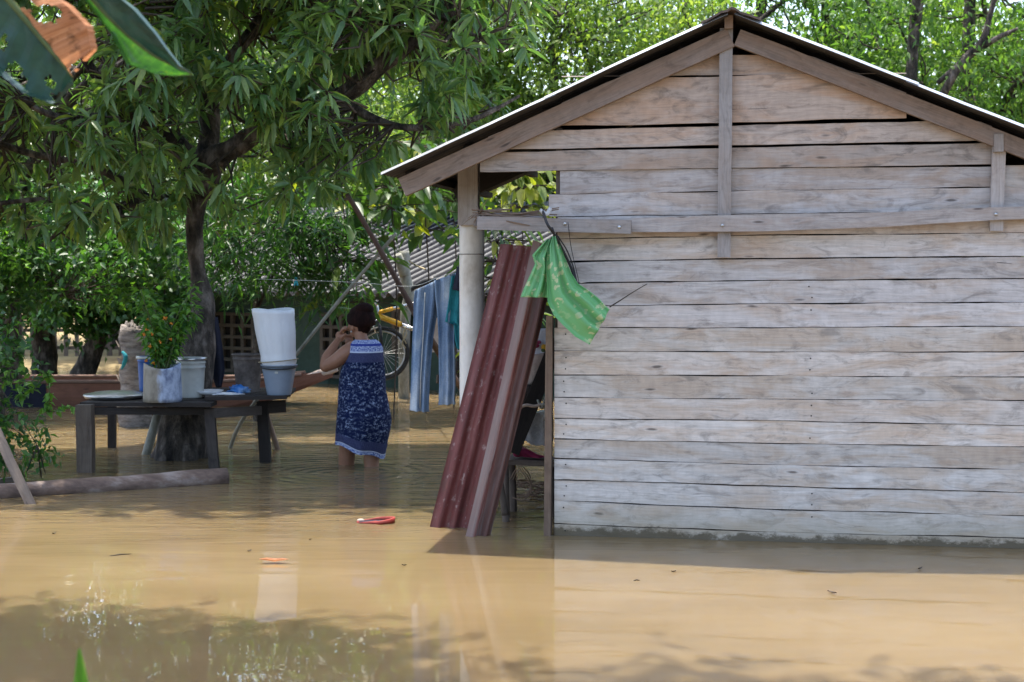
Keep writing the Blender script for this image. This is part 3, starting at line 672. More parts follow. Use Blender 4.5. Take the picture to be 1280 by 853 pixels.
# PVC post and the timber let into it ---------------------------------
s_p, _ = Q(590, 420, 0.03); rp = 15.8/236.0
_, zt = Q(590, 262, 0.03)
mb = MB(); PT = 0.62; s_q = Q(590, 420, -PT)[0]; rp = 15.8/218.0; zt = Q(590, 262, -PT)[1]
pp = [HP(s_q, PT, GZ+(zt-GZ)*i/14) for i in range(15)]
mb.tube(pp, rp, 28, (0, 0)); build(mb, 'porch_post', M['pvc'], shack, label='white plastic pipe post with brown stains')
mb = MB(); s0, z0 = Q(586, 188, -0.56); s1, z1 = Q(586.5, 282, -0.56)
mb.board(HP(s0, 0.555, z0), HP(s1, 0.555, z1), 25/218.0, 0.07, -nx, 0, 1.35, 8, 0.05); build(mb, 'post_timber', M['beam'], shack)
mb = MB(); s0, z0 = Q(562, 202, -0.5); s1, _ = Q(583, 200, -0.5)
mb.board(HP(s0, 0.50, z0), HP(s1, 0.50, z0), 0.075, 0.05, -nx, 0, 1.3); build(mb, 'rafter_block', M['beam'], shack)
mb = MB(); _, zr_ = Q(590, 318, -PT); mb.lathe(HP(s_q, PT, zr_), [(rp+0.0015, -0.002), (rp+0.003, 0), (rp+0.0015, 0.002)], 28); build(mb, 'wire_tie', M['twig'], shack)
# bundle of sticks lying on the porch beam
mb = MB()
for k in range(22):
    x0 = 588+random.uniform(-4, 18); s0, z0 = Q(x0+5, 262+random.uniform(0, 12), 0.1); L_ = random.uniform(0.12, 0.42)
    a = random.uniform(-0.25, 0.12); p0 = HP(s0, -0.09+random.uniform(-.03, .03), z0); p1 = p0+ax*L_*math.cos(a)+Vector((0, 0, L_*math.sin(a)))-nx*random.uniform(-0.05, 0.05)
    mb.tube([p0, (p0+p1)/2+Vector((0, 0, 0.01*random.uniform(-1, 1))), p1], [0.003, 0.005, 0.003], 5)
for k in range(12):
    p0 = HP(s_p+0.06, -0.11, Q(600, 268, .1)[1]); v_ = Vector((random.uniform(-1, 0.6), random.uniform(-.6, .2), random.uniform(-0.7, 0.8)))*random.uniform(0.05, 0.11)
    mb.tube([p0, p0+v_*0.6+Vector((0, 0, 0.01)), p0+v_], [0.003, 0.002, 0.001], 4)
tag(build(mb, 'stick_bundle', M['polewood']), 'untidy bundle of thin brown sticks lodged on the porch beam beside the white post', 'sticks')
mb = MB(); s0, z0 = Q(606, 270, 0.06); s1, z1 = Q(676, 276, 0.06)
mb.tube([HP(s0, -0.02, z0), HP((s0+s1)/2, -0.03, z0-0.0), HP(s1, -0.02, z1)], [0.02, 0.026, 0.022], 8, jit=0.5)
tag(build(mb, 'stick', M['beam']), 'thick grey branch lying along the top of the porch beam', 'stick')
# ================================================================== LEANING TIN SHEETS
def strip_sheet(bl, br, tl, tr, waves, amp, name, mat_, label, rowsn=26, phase=0.0, thickn=0.0015, bend=0.02, prof=None):
    mb = MB(); bl, br, tl, tr = map(Vector, (bl, br, tl, tr)); n = waves*8
    nn = ((br-bl).cross(tl-bl)).normalized()
    if nn.y > 0: nn = -nn
    rows = []; uvs = []; b = []
    Ln = (tl-bl).length; Wd = (br-bl).length
    for i in range(rowsn+1):
        t = i/rowsn; l = bl.lerp(tl, t); r = br.lerp(tr, t); row = []; rb = []; uv = []
        for j in range(n+1):
            u = j/n; h = amp*math.cos(2*PI*waves*u+phase) if prof is None else prof(u)
            q = l.lerp(r, u)+nn*(h + bend*math.sin(PI*t)*0.6 + 0.004*noise.noise(Vector((u*3, t*5, waves))))
            row.append(q); rb.append(q-nn*0.003); uv.append((u*Wd+waves, t*Ln))
        rows.append(row); b.append(rb); uvs.append(uv)
    mb.grid(rows, False, uvs); mb.grid([r[::-1] for r in b], False, [u[::-1] for u in uvs])
    mb.grid([rows[0], b[0]]); mb.grid([b[-1], rows[-1]]); mb.grid([[r[0] for r in b], [r[0] for r in rows]]); mb.grid([[r[-1] for r in rows], [r[-1] for r in b]])
    return tag(build(mb, name, mat_), label, 'metal sheet', 'tin sheets leaning on the porch beam')
def down(p, top, L_):  # continue an edge below the water
    p = Vector(p); top = Vector(top); return p+(p-top).normalized()*L_
T1 = P(626, 305, 8.42); T2 = P(673, 309, 8.30); b1 = W(537, 659); b2 = W(591, 660)
strip_sheet(down(b1, T1, 0.35), down(b2, T2, 0.35), T1, T2, 3, 0.0135, 'tin_sheet', M['redsheet'], 'dark red corrugated tin sheet leaning behind the rustier one, its foot in the water', phase=2.2)
T1 = P(668, 300, 8.16); T2 = P(699, 318, 8.20); b1 = W(583, 671); b2 = W(614, 669)
strip_sheet(down(b1, T1, 0.35), down(b2, T2, 0.35), T1, T2, 2, 0.016, 'tin_sheet', M['rustsheet'], 'narrow rust brown and faded pink tin sheet leaning in front of the red one', phase=3.4)

# ================================================================== GREEN PRINTED CLOTH + CABLES
def drape(rows, Yfun, thick, folds=3, famp=0.3, sub=5, ring=20, name='cloth', mat_=None, parent=None, open_=False, **kw):
    """rows: [(xl,yl,xr,yr)] pixel pairs from top to bottom; builds a closed flattened volume with folds"""
    n = len(rows); mb = MB(); R = []; UV = []
    tot = (n-1)*sub+1; sd = random.random()*50
    Lacc = 0; prev = None
    for i in range(tot):
        f = i/sub; k = min(int(f), n-2); q = f-k
        a = [rows[k][j]*(1-q)+rows[k+1][j]*q for j in range(4)]
        Y = Yfun(i/(tot-1)) if callable(Yfun) else Yfun
        l = P(a[0], a[1], Y); r = P(a[2], a[3], Y); c = (l+r)/2; hw = (r-l)/2
        if prev is not None: Lacc += (c-prev).length
        prev = c; row = []; uv = []
        for j in range(ring):
            an = 2*PI*j/ring; cx = math.cos(an); sy = math.sin(an)
            th = thick*(1+famp*math.sin(folds*cx*PI+sd+i*0.05)+0.5*famp*noise.noise(Vector((cx*2+sd, i*0.12, sy))))
            row.append(c+hw*cx+Vector((0, sy*th/2 + thick*famp*0.5*math.sin(folds*cx*2.4+sd), 0)))
        for j in range(ring+1): uv.append((hw.length*math.cos(2*PI*j/ring)*(1 if j <= ring/2 else -1)+sd, Lacc))
        R.append(row); UV.append(uv)
    mb.grid(R, True, UV, 0, 1.0, True, True)
    return tag(build(mb, name, mat_, parent), **kw)
gc = thing('printed_cloth', tuple(P(690, 296, 7.86)), 'bright green plastic tablecloth with pale yellow print, knotted to the beam by the wall', 'cloth')
drape([(689, 296, 695, 295), (684, 310, 699, 304), (683, 335, 706, 322), (683.5, 355, 714, 341), (684.5, 378, 723, 355), (692, 394, 736, 363), (703, 406, 749, 373.5), (719, 421, 756.5, 382), (737, 431, 762, 387)],
      lambda t: 7.88-0.08*t, 0.06, 3.4, 0.8, ring=36, name='cloth_flap', mat_=M['greenprint'], parent=gc)
drape([(684, 299, 689, 300), (674, 309, 689, 312), (665, 319, 688, 325), (668.5, 330, 688, 340), (662, 345, 687, 355), (655, 360, 686, 366), (650.5, 371.5, 685, 372)],
      lambda t: 7.93-0.03*t, 0.07, 3, 0.8, ring=36, name='cloth_flap', mat_=M['greenprint'], parent=gc)
mb = MB()
def pxtube(mb, pts, rad, n=6, res=6, Y=None, **k):
    c = [P(*(p if len(p) == 3 else (p[0], p[1], Y))) for p in pts]; c = curve_pts(c, res)
    mb.tube(c, lerpl(rad, len(c)) if isinstance(rad, (list, tuple)) else rad, n, **k)
pxtube(mb, [(678, 262, 7.9), (684, 280, 7.82), (693, 293, 7.85), (703, 312, 7.9), (714, 335, 7.93), (720, 355, 7.93)], 0.008)
pxtube(mb, [(690, 285, 7.85), (700, 318, 7.95), (712, 345, 7.96), (716, 352, 7.96), (722, 362, 7.96)], 0.007)
pxtube(mb, [(697, 295, 7.9), (708, 312, 7.93), (716, 332, 7.95), (721, 352, 7.95), (725, 362, 7.95)], 0.0035)
pxtube(mb, [(698, 300, 7.9), (704, 325, 7.93), (716, 350, 7.95)], 0.006)
pxtube(mb, [(710, 278, 7.9), (714, 310, 7.97), (722, 345, 7.97), (724, 356, 7.97)], 0.0018, 4)
tag(build(mb, 'cable', M['black_plastic']), 'black cables hanging down the planks behind the green cloth', 'cable')
mb = MB(); pxtube(mb, [(676, 263, 7.9), (683, 268, 7.88), (688, 261, 7.9)], 0.012); tag(build(mb, 'rag', M['clear_bag']), 'scrap of pale blue plastic tied above the green cloth', 'plastic scrap')
mb = MB(); pxtube(mb, [(762, 384, 7.80), (775, 376, 7.80), (792, 365, 7.84), (809, 355, 7.88)], [0.004, 0.003, 0.002], 5); tag(build(mb, 'wire', M['twig']), 'thin dark wire running from the corner of the green cloth across the planks', 'wire')

# ================================================================== CLUTTER UNDER THE PORCH
YP = 8.6
drape([(668, 412, 692, 410), (664, 420, 692, 420), (662, 428, 692, 430), (662, 438, 692, 436), (660, 448, 692, 444)], YP+0.35, 0.10, 2, 0.2, name='white_sack', mat_=M['whitecloth'], label='white bag with coloured print stuffed behind the tin sheets', cat='bag')
mb = MB()
for (x, y, r, c_) in ((671, 432, .016, 0), (674, 428, .012, 0), (680, 434, .018, 1), (679, 438, .013, 2), (683, 437, .012, 1)):
    p = P(x, y, YP+0.285); mb.lathe(p, [(0.0005, 0.003), (r*0.7, 0.002), (r, 0)], 7, mi=c_, axis=Vector((0, -1, 0)))
build(mb, 'print_patch', [M['magenta'], M['yellow_paint'], M['stemgreen']], bpy.data.objects['white_sack'])
drape([(664, 444, 692, 440), (660, 456, 690, 448), (657, 468, 684, 462), (655, 480, 672, 480)], YP+0.25, 0.08, 2, 0.2, name='sack', mat_=M['sack'], label='pale pinkish cloth sack hanging beneath the white bag', cat='sack')
drape([(652, 480, 668, 482), (646, 492, 664, 496), (642, 504, 654, 508)], YP+0.22, 0.07, 2, 0.2, name='cap', mat_=M['old_bucket'], label='crumpled brown cloth under the pale sack', cat='cloth')
mb = MB(); pa = P(697, 425, YP+0.15); pb = P(640, 566, YP+0.05)
mb.board(pa, pb, 0.085, 0.04, (0, -1, 0), 0, 0.8, 6, 0.1); tag(build(mb, 'timber', M['darkwood']), 'dark timber slanting down to the left behind the tin sheets', 'timber')
drape([(664, 516, 690, 512), (658, 526, 692, 524), (654, 538, 692, 538), (656, 550, 692, 550), (664, 556, 690, 556)], YP+0.2, 0.12, 4, 0.4, name='plastic_bag', mat_=M['clear_bag'], label='clear crumpled plastic bag hanging in the gap beside the plank wall', cat='plastic bag')
mb = MB()
for k in range(7): pxtube(mb, [(672+k*1.5, 500+k*2, YP), (677+k, 508+random.uniform(-4, 4), YP-0.02), (684-k*0.6, 490+k*6, YP)], 0.006, 5)
tag(build(mb, 'wire_bundle', M['greypost']), 'twist of grey straps tied to the corner post', 'straps')
mb = MB(); pxtube(mb, [(644, 514, YP-.05), (656, 507, YP-.05), (668, 508, YP-.05), (676, 506, YP-.05)], 0.010, 6); tag(build(mb, 'stick', M['sack']), 'short tan stick jutting from behind the rusty tin sheet', 'stick')
bench = thing('bench', tuple(W(658, 640)), 'grey plank bench half hidden behind the tin sheets', 'bench')
mb = MB(); zb = P(658, 574, 8.75).z
mb.board(Vector((-0.07, 8.75, zb)), Vector((0.26, 8.80, zb-0.02)), 0.28, 0.03, (0, 0, 1), 0, 1.1); build(mb, 'seat', M['greywood'], bench)
for (x, y) in ((-0.04, 8.66), (0.22, 8.70), (-0.0, 8.86), (0.24, 8.9)):
    mb = MB(); mb.tube([(x, y, zb-0.01), (x+0.02, y, GZ)], 0.02, 8, jit=0.3); build(mb, 'leg', M['greywood'], bench)
drape([(640, 559, 660, 561), (640, 564, 672, 568), (642, 570, 690, 572)], 8.72, 0.10, 3, 0.5, name='magenta_cloth', mat_=M['magenta'], label='magenta cloth bundled on the grey bench', cat='cloth')
mb = MB(); pxtube(mb, [(622, 590, 8.5), (627, 615, 8.5), (632, 644, 8.5)], [0.022, 0.02, 0.02], 8, jit=0.3); mb.tube([P(632, 644, 8.5), P(635, 660, 8.5)+Vector((0, 0, -0.3))], 0.02, 8)
tag(build(mb, 'stick', M['greywood']), 'short grey stake standing in the water right of the rusty tin sheet foot', 'stake')
mb = MB()
for k in range(70):
    c = W(655, 628)+Vector((random.gauss(0.03, 0.09), random.uniform(-0.05, 0.35), random.uniform(0.0, 0.10))); a = random.uniform(-0.5, 0.5) if k % 3 else random.uniform(-1.2, 1.2); L_ = random.uniform(0.06, 0.2)
    v_ = Vector((math.cos(a)*L_, random.uniform(-.05, .05), math.sin(a)*L_*0.5)); mb.tube([c-v_/2, c+Vector((0, 0, 0.01)), c+v_/2], [0.002, 0.004, 0.002], 4)
for k in range(3): pxtube(mb, [(637+k*4, 600, 8.35), (650, 582+k*3, 8.3), (664, 600+k*5, 8.35), (655, 625, 8.35), (640, 622, 8.35)], 0.003, 4)
tag(build(mb, 'twig_pile', M['polewood'], kind='stuff'), 'tangle of brown twigs piled on the water between tin sheets and wall', 'twigs')

# ================================================================== CLOTHES LINE
line_pts = [P(320, 349, 10.2), P(440, 353, 9.6), P(512, 358, 9.15), P(545, 348, 9.0), P(573, 338, 8.92), HP(s_q+0.02, PT+0.09, Q(588, 331, -PT)[1])]
mb = MB(); mb.tube(curve_pts(line_pts, 6), 0.0013, 5); tag(build(mb, 'clothes_line', M['cord']), 'thin washing line strung from the mango branches to the white post', 'line')
jn = thing('jeans', tuple(P(540, 352, 9.0)), 'faded blue jeans hanging by the waist from the line left of the white post', 'jeans')
drape([(519, 363, 549, 349), (517, 376, 549, 372), (517, 395, 546, 395), (515.5, 420, 542, 420), (514.5, 450, 539, 450), (513.5, 480, 537, 480), (512.5, 506, 536, 508), (512, 513, 536.5, 515)], 9.0, 0.085, 3.2, 0.55, ring=32, name='trouser_leg', mat_=M['denim'], parent=jn)
drape([(543, 351, 575, 339), (544, 370, 574, 365), (546.5, 392, 571, 392), (548, 420, 569, 420), (548.5, 450, 569.5, 450), (549, 480, 570, 480), (548.5, 500, 569, 500), (548, 506, 570, 505)], 8.96, 0.085, 3.0, 0.55, ring=32, name='trouser_leg', mat_=M['denim'], parent=jn)
drape([(518, 365, 574, 340), (519, 376, 573, 356), (530, 392, 568, 378)], 9.03, 0.05, 4, 0.5, name='waist', mat_=M['denim'], parent=jn)
mb = MB(); mb.tube([P(531, 366, 8.955), P(529, 420, 8.945), P(526, 470, 8.945), P(525, 510, 8.95)], 0.0035, 5); build(mb, 'seam', M['cord'], jn)
drape([(562, 346, 590, 338), (559, 362, 590, 360), (556, 385, 590, 385), (553.5, 402, 590, 404), (565, 405, 590, 412), (567, 425, 590, 425), (570, 436, 590, 437)], 8.93, 0.06, 5, 0.7, ring=32, name='shirt', mat_=M['turq'], label='turquoise shirt hanging on the line between the jeans and the white post', cat='shirt')
drape([(571, 334, 592, 330), (568, 350, 592, 350), (565.5, 362, 592, 368)], 8.87, 0.04, 3, 0.4, name='dark_cloth', mat_=M['navy'], label='small dark cloth on the line against the white post', cat='cloth')
cp = thing('clothes_peg', tuple(P(370, 350, 9.97)), 'turquoise clothes peg gripping the empty stretch of line under the tree', 'clothes peg')
for dxp in (-2.2, 2.2):
    mb = MB(); mb.board(P(370-dxp*0.3, 347, 9.97), P(370+dxp, 357, 9.97), 0.010, 0.008, (0, -1, 0)); build(mb, 'prong', M['turq'], cp)

# props / poles -------------------------------------------------------
def pole(pts, rad, mat_, label, name='pole', cat='pole', n=9, jit=0.15, group=None):
    mb = MB(); c = curve_pts(pts, 6); mb.tube(c, lerpl(rad, len(c)), n, jit=jit, seed=random.random()*9)
    return tag(build(mb, name, mat_), label, cat, group)
pole([P(434, 243, 11.0), P(478, 318, 11.2), P(515, 385, 11.4), P(546, 437, 11.6), W(590, 512)+Vector((0, 0, 0.0)), W(612, 548)+Vector((0.1, 0, -0.4))], [0.018, 0.022, 0.027, 0.026], M['bamboo'], 'dark brown pole leaning to the left across the pale pole, behind the jeans')
pole([P(495, 292, 11.25), P(478, 312, 11.3), P(425, 375, 11.5), P(372, 441, 11.7), P(300, 530, 11.9), P(275, 566, 12.0)+Vector((0, 0, -0.3))], [0.013, 0.014, 0.015, 0.017], M['greypost'], 'thin pale pole leaning to the right, its lower end behind the table', n=8)
fp = thing('forked_post', tuple(W(505, 497)), 'pale lichened forked post standing in the water behind the bicycle wheel', 'post')
mb = MB(); mb.tube(curve_pts([W(505, 497)+Vector((0, 0, -0.4)), P(505, 450, 16.3), P(506, 400, 16.3), P(512, 370, 16.3), P(507, 345, 16.3), P(505, 314, 16.3)], 6), [0.06]*25+[0.055]*6, 9, jit=0.3); build(mb, 'trunk', M['greypost'], fp)
mb = MB(); mb.tube([P(506, 345, 16.25), P(501, 330, 16.25), P(498, 318, 16.2)], [0.05, 0.05, 0.035], 8, jit=0.3); build(mb, 'fork', M['greypost'], fp)
mb = MB(); pxtube(mb, [(511, 326, 15.0), (520, 332, 14), (532, 337, 13)], 0.008, 5); tag(build(mb, 'rope', M['rope']), 'short yellowish rope tied off the top of the forked post', 'rope')

# ================================================================== BICYCLE
YB = 16.0
bk = thing('bicycle', tuple(P(505, 477, YB)), 'yellow framed bicycle hung on the forked post behind the woman', 'bicycle')
def wheel(cx, cy, rpx):
    c = P(cx, cy, YB); r = rpx/1900*YB
    wl = None
    mb = MB(); rows = []
    for i in range(40):
        a = 2*PI*i/40; e = Vector((math.cos(a), 0.10*math.cos(a), math.sin(a))); rows.append([c+e*(r-0.022+0.022*math.cos(b))+Vector((0, 0.022*math.sin(b), 0)) for b in [2*PI*k/8 for k in range(8)]])
    rows.append(rows[0]); mb.grid(rows, True); ty = build(mb, 'wheel', M['rubber'], bk)
    mb = MB(); rows = []
    for i in range(40):
        a = 2*PI*i/40; e = Vector((math.cos(a), 0.10*math.cos(a), math.sin(a))); rows.append([c+e*(r-0.052+0.010*math.cos(b))+Vector((0, 0.012*math.sin(b), 0)) for b in [2*PI*k/6 for k in range(6)]])
    rows.append(rows[0]); mb.grid(rows, True); build(mb, 'rim', M['steel'], ty)
    mb = MB()
    for i in range(24):
        a = 2*PI*i/24; e = Vector((math.cos(a), 0.10*math.cos(a), math.sin(a))); mb.tube([c+Vector((0, 0.02*(-1)**i, 0)), c+e*(r-0.05)], 0.0022, 3, (0, 0), cap=False)
    mb.tube([c+Vector((0, -0.05, 0)), c+Vector((0, 0.05, 0))], 0.022, 8); build(mb, 'spokes', M['steel'], ty)
wheel(478, 442, 34); wheel(596, 425, 34)
def bt(name, pts, r, mat_, n=8):
    mb = MB(); c = [P(x, y, YB+dy) for x, y, dy in pts]; mb.tube(c, r, n); return build(mb, name, mat_, bk)
bt('fork', [(473.5, 398, -0.05), (476, 420, -0.06), (478, 442, -0.06)], 0.016, M['black_plastic'])
bt('fork', [(473.5, 398, 0.05), (476, 420, 0.06), (478, 442, 0.06)], 0.016, M['black_plastic'])
bt('head_tube', [(471, 381, 0), (473.5, 401, 0)], 0.020, M['steel'])
bt('stem', [(471, 383, 0), (469, 378, -0.02)], 0.018, M['chrome'])
bt('handlebar', [(459, 381, -0.28), (465, 379, -0.12), (470, 378, 0), (472, 377, 0.12), (470, 377, 0.28)], 0.014, M['chrome'])
bt('brake_arm', [(470, 400, -0.05), (467, 408, -0.06), (470, 416, -0.06)], 0.010, M['chrome'])
bt('top_tube', [(473, 391, 0), (491, 386, 0)], 0.021, M['yellow_paint']); bt('top_tube', [(491, 386, 0), (516, 380, 0), (536, 375, 0)], 0.019, M['chrome'])
bt('down_tube', [(473, 395, 0), (501, 406, 0)], 0.030, M['yellow_paint']); bt('down_tube', [(501, 406, 0), (520, 413, 0), (548, 428, 0)], 0.024, M['chrome'])
bt('seat_tube', [(531, 359, 0), (536, 375, 0), (548, 428, 0)], 0.018, M['steel'])
bt('chain_stay', [(548, 428, 0), (596, 425, 0)], 0.012, M['steel']); bt('seat_stay', [(538, 380, 0), (596, 425, 0)], 0.010, M['steel'])
mb = MB(); rows = []
for i in range(13):
    t = i/12; x = 514+31*t; y = 362-9*t-4*math.sin(PI*t*0.9); wd = 0.02+0.065*t**1.6; hh_ = 0.028+0.034*t
    if i == 12: wd *= 0.6; hh_ *= 0.6
    c = P(x, y, YB-0.1); rows.append([c+Vector((0, wd*math.cos(a), hh_*math.sin(a))) for a in [2*PI*k/10 for k in range(10)]])
mb.grid(rows, True, cap=True); build(mb, 'saddle', M['black_plastic'], bk)
mb = MB(); pxtube(mb, [(505, 408, 15.9), (508, 418, 15.9), (503, 428, 15.9), (507, 436, 15.9)], 0.007, 5); pxtube(mb, [(508, 408, 15.9), (504, 420, 15.9), (508, 430, 15.9)], 0.007, 5)
build(mb, 'strap', M['rope'], bk)
# clutter on the ground behind the jeans
mb = MB()
for k in range(14):
    c = P(random.uniform(548, 640), random.uniform(430, 490), 15.5+random.uniform(0, 1.5)); mb.board(c+Vector((-.15, 0, random.uniform(-.15, .15))), c+Vector((.15, 0.1, random.uniform(-.15, .15))), 0.09, 0.05, (0, -1, 0.2), tone=random.uniform(0.5, 1.0))
tag(build(mb, 'scrap_timber', M['darkwood'], kind='stuff'), 'dark heap of scrap boards against the green house behind the jeans', 'scrap heap')
mb = MB(); mb.board(P(541, 398, 15.2), P(546, 440, 15.2), 0.10, 0.03, (0, -1, 0)); tag(build(mb, 'board', M['sack']), 'narrow tan board showing between the two trouser legs', 'board')

# ================================================================== GREEN HOUSE BEHIND
E0 = P(540, 370, 17.0); ed = Vector((3, -2.06, 0)).normalized(); ud = Vector((2.06, 3, 0)).normalized()
RISE = 0.30; RL = 3.64
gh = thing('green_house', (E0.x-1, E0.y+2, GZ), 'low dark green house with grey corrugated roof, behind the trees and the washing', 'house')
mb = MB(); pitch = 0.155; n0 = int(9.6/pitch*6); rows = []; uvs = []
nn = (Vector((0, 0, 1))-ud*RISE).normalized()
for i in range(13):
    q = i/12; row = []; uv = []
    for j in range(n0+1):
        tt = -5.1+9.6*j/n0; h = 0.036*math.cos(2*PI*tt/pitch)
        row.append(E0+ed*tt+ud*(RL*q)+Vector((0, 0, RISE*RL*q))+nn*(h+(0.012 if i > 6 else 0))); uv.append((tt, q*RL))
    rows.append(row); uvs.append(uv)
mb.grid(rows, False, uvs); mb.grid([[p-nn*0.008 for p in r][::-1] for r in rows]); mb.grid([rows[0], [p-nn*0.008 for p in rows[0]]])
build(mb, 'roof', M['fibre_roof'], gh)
mb = MB(); rows = []
for i in range(2):
    q = i; rows.append([E0+ed*(-5.1+9.6*j/20)+ud*(RL+0.02+q*3.6)+Vector((0, 0, RISE*RL*(1-q))) for j in range(21)])
mb.grid(rows); build(mb, 'roof_back', M['fibre'], gh)
mb = MB(); rt = E0+ud*RL+Vector((0, 0, RISE*RL+0.03)); mb.tube([rt-ed*5.2, rt, rt+ed*4.6], 0.075, 10); build(mb, 'ridge_cap', M['fibre'], gh)
W0 = E0+ud*0.35; zt_ = E0.z+0.08
def wallpt(px, py, off=0.0):
    d = D(px, py); n_ = ud; p0 = W0-ud*off; k = (p0-CAM).dot(n_)/d.dot(n_); return CAM+d*k
mb = MB()
for k in range(30):
    t0 = -4.9+9.2*k/30; t1 = t0+9.2/30
    a = W0+ed*t0; b = W0+ed*t1; off = -ud*(0.006 if k % 2 else 0.0)
    quadbox(mb, [Vector((a.x, a.y, GZ))+off, Vector((b.x, b.y, GZ))+off, Vector((b.x, b.y, zt_))+off, Vector((a.x, a.y, zt_))+off])
for tt in (-4.9, 4.3):
    a = W0+ed*tt; b = a+ud*6.3; quadbox(mb, [Vector((a.x, a.y, GZ)), Vector((b.x, b.y, GZ)), Vector((b.x, b.y, zt_)), Vector((a.x, a.y, zt_))])
    c_ = a+ud*3.2; b0 = len(mb.v); mb.v.extend([(a.x, a.y, zt_), (b.x, b.y, zt_), (c_.x, c_.y, zt_+0.95)]); mb.face([b0, b0+1, b0+2])
a = W0-ed*4.9+ud*6.3; b = W0+ed*4.3+ud*6.3; quadbox(mb, [Vector((a.x, a.y, GZ)), Vector((b.x, b.y, GZ)), Vector((b.x, b.y, zt_)), Vector((a.x, a.y, zt_))])
build(mb, 'wall', M['greenwall'], gh)
for (x0, y0, x1, y1, nxb, nyb) in ((405, 393, 441, 470, 3, 5), (268, 392, 332, 462, 5, 5), (495, 388, 512, 440, 2, 4)):
    mb = MB(); a = wallpt(x0, y0, .02); b = wallpt(x1, y0, .02); z1 = a.z; z0 = wallpt(x0, y1, .02).z
    quadbox(mb, [Vector((a.x, a.y, z0)), Vector((b.x, b.y, z0)), Vector((b.x, b.y, z1)), Vector((a.x, a.y, z1))])
    vb = build(mb, 'vent_opening', M['black'], gh)
    mb = MB(); off = -ud*0.03
    for i in range(nxb+1):
        q = a.lerp(b, i/nxb)+off; mb.board(Vector((q.x, q.y, z0)), Vector((q.x, q.y, z1)), 0.045, 0.05, -ud)
    for i in range(nyb+1):
        z = z0+(z1-z0)*i/nyb; mb.board(Vector((a.x, a.y, z))+off*1.1, Vector((b.x, b.y, z))+off*1.1, 0.04, 0.046, -ud)
    build(mb, 'vent_lattice', M['block'], vb)

# ================================================================== CANOE
cn_ = thing('canoe', tuple(P(200, 506, 15.7)), 'long reddish brown wooden canoe lying behind the table and palm stump', 'canoe')
XT = P(413, 465, 15.5).x; XL = XT-6.2
def hull(t):   # t 0 = stern (left) .. 1 = bow tip (right)
    x = XL+(XT-XL)*t
    be = 0.36*min(1, (1-t)/0.22)**0.7*min(1, (t+0.04)/0.15)**0.5+0.012
    g = 0.245+0.10*max(0, (t-0.80)/0.20)**1.8+0.05*max(0, (0.15-t)/0.15)
    bt_ = -0.12+ (0.40*max(0, (t-0.80)/0.20)**1.3)
    return x, be, g, min(bt_, g-0.05)
mb = MB(); rows = []; uvs = []; NS = 40
for i in range(NS+1):
    t = i/NS; x, be, g, bo = hull(t); row = []; uv = []
    sec = [(-1, 1), (-0.97, 0.6), (-0.85, 0.25), (-0.6, 0.0), (0.6, 0.0), (0.85, 0.25), (0.97, 0.6), (1, 1), (0.93, 1), (0.78, 0.3), (0.5, 0.09), (-0.5, 0.09), (-0.78, 0.3), (-0.93, 1)]
    for (a, h) in sec: row.append(Vector((x, 15.72+a*be, bo+(g-bo)*h)))
    for k in range(len(sec)+1): uv.append((x*0.7, k*0.12))
    rows.append(row); uvs.append(uv)
mb.grid(rows, True, uvs, 0, 1.0, False, True); build(mb, 'hull', M['canoe'], cn_)
for sgn in (-1, 1):
    mb = MB(); pts = []
    for i in range(NS-1):
        x, be, g, bo = hull(i/NS); pts.append(Vector((x, 15.72+sgn*be*0.98, g+0.012)))
    mb.tube(pts, 0.026, 6, sq=(1.2, 0.8)); build(mb, 'gunwale', M['canoe_rim'], cn_)
mb = MB(); x, be, g, bo = hull(0.985); mb.tube([Vector((XT-0.42, 15.72, 0.20)), Vector((XT-0.1, 15.70, 0.325)), Vector((XT+0.05, 15.7, 0.365))], [0.045, 0.05, 0.03], 8, sq=(1, 0.9)); build(mb, 'bow_tip', M['sack'], cn_, label='pale sawn tip of the bow')
mb = MB(); a = P(-30, 480, 15.335); b = P(57, 480, 15.335); quadbox(mb, [Vector((a.x, 15.35, -0.02)), Vector((b.x, 15.35, -0.02)), Vector((b.x, 15.345, 0.235)), Vector((a.x, 15.345, 0.235))])  # dark blue sheet on the hull, painted in place of shade
build(mb, 'shade_panel', M['navy'], cn_, label='dark blue panel standing in for shade on the side')

# ================================================================== FENCE FAR LEFT
fe = thing('picket_fence', (-8.0, 22.6, 0.05), 'grey picket fence on the sunlit bank at the far left under the trees', 'fence')
for z in (0.20, 0.46):
    mb = MB(); mb.board((-13, 22.65, z), (-4.0, 22.65, z), 0.05, 0.03, (0, -1, 0)); build(mb, 'rail', M['greywood'], fe)
mb = MB()
for i in range(56):
    x = -13+i*0.163; h = 0.62+random.uniform(-.06, .06); mb.board((x, 22.6, 0.02), (x+random.uniform(-.02, .02), 22.6, 0.02+h), random.uniform(.05, .09), 0.02, (0, -1, 0), tone=random.uniform(0.5, 1.3))
build(mb, 'pickets', M['greywood'], fe)

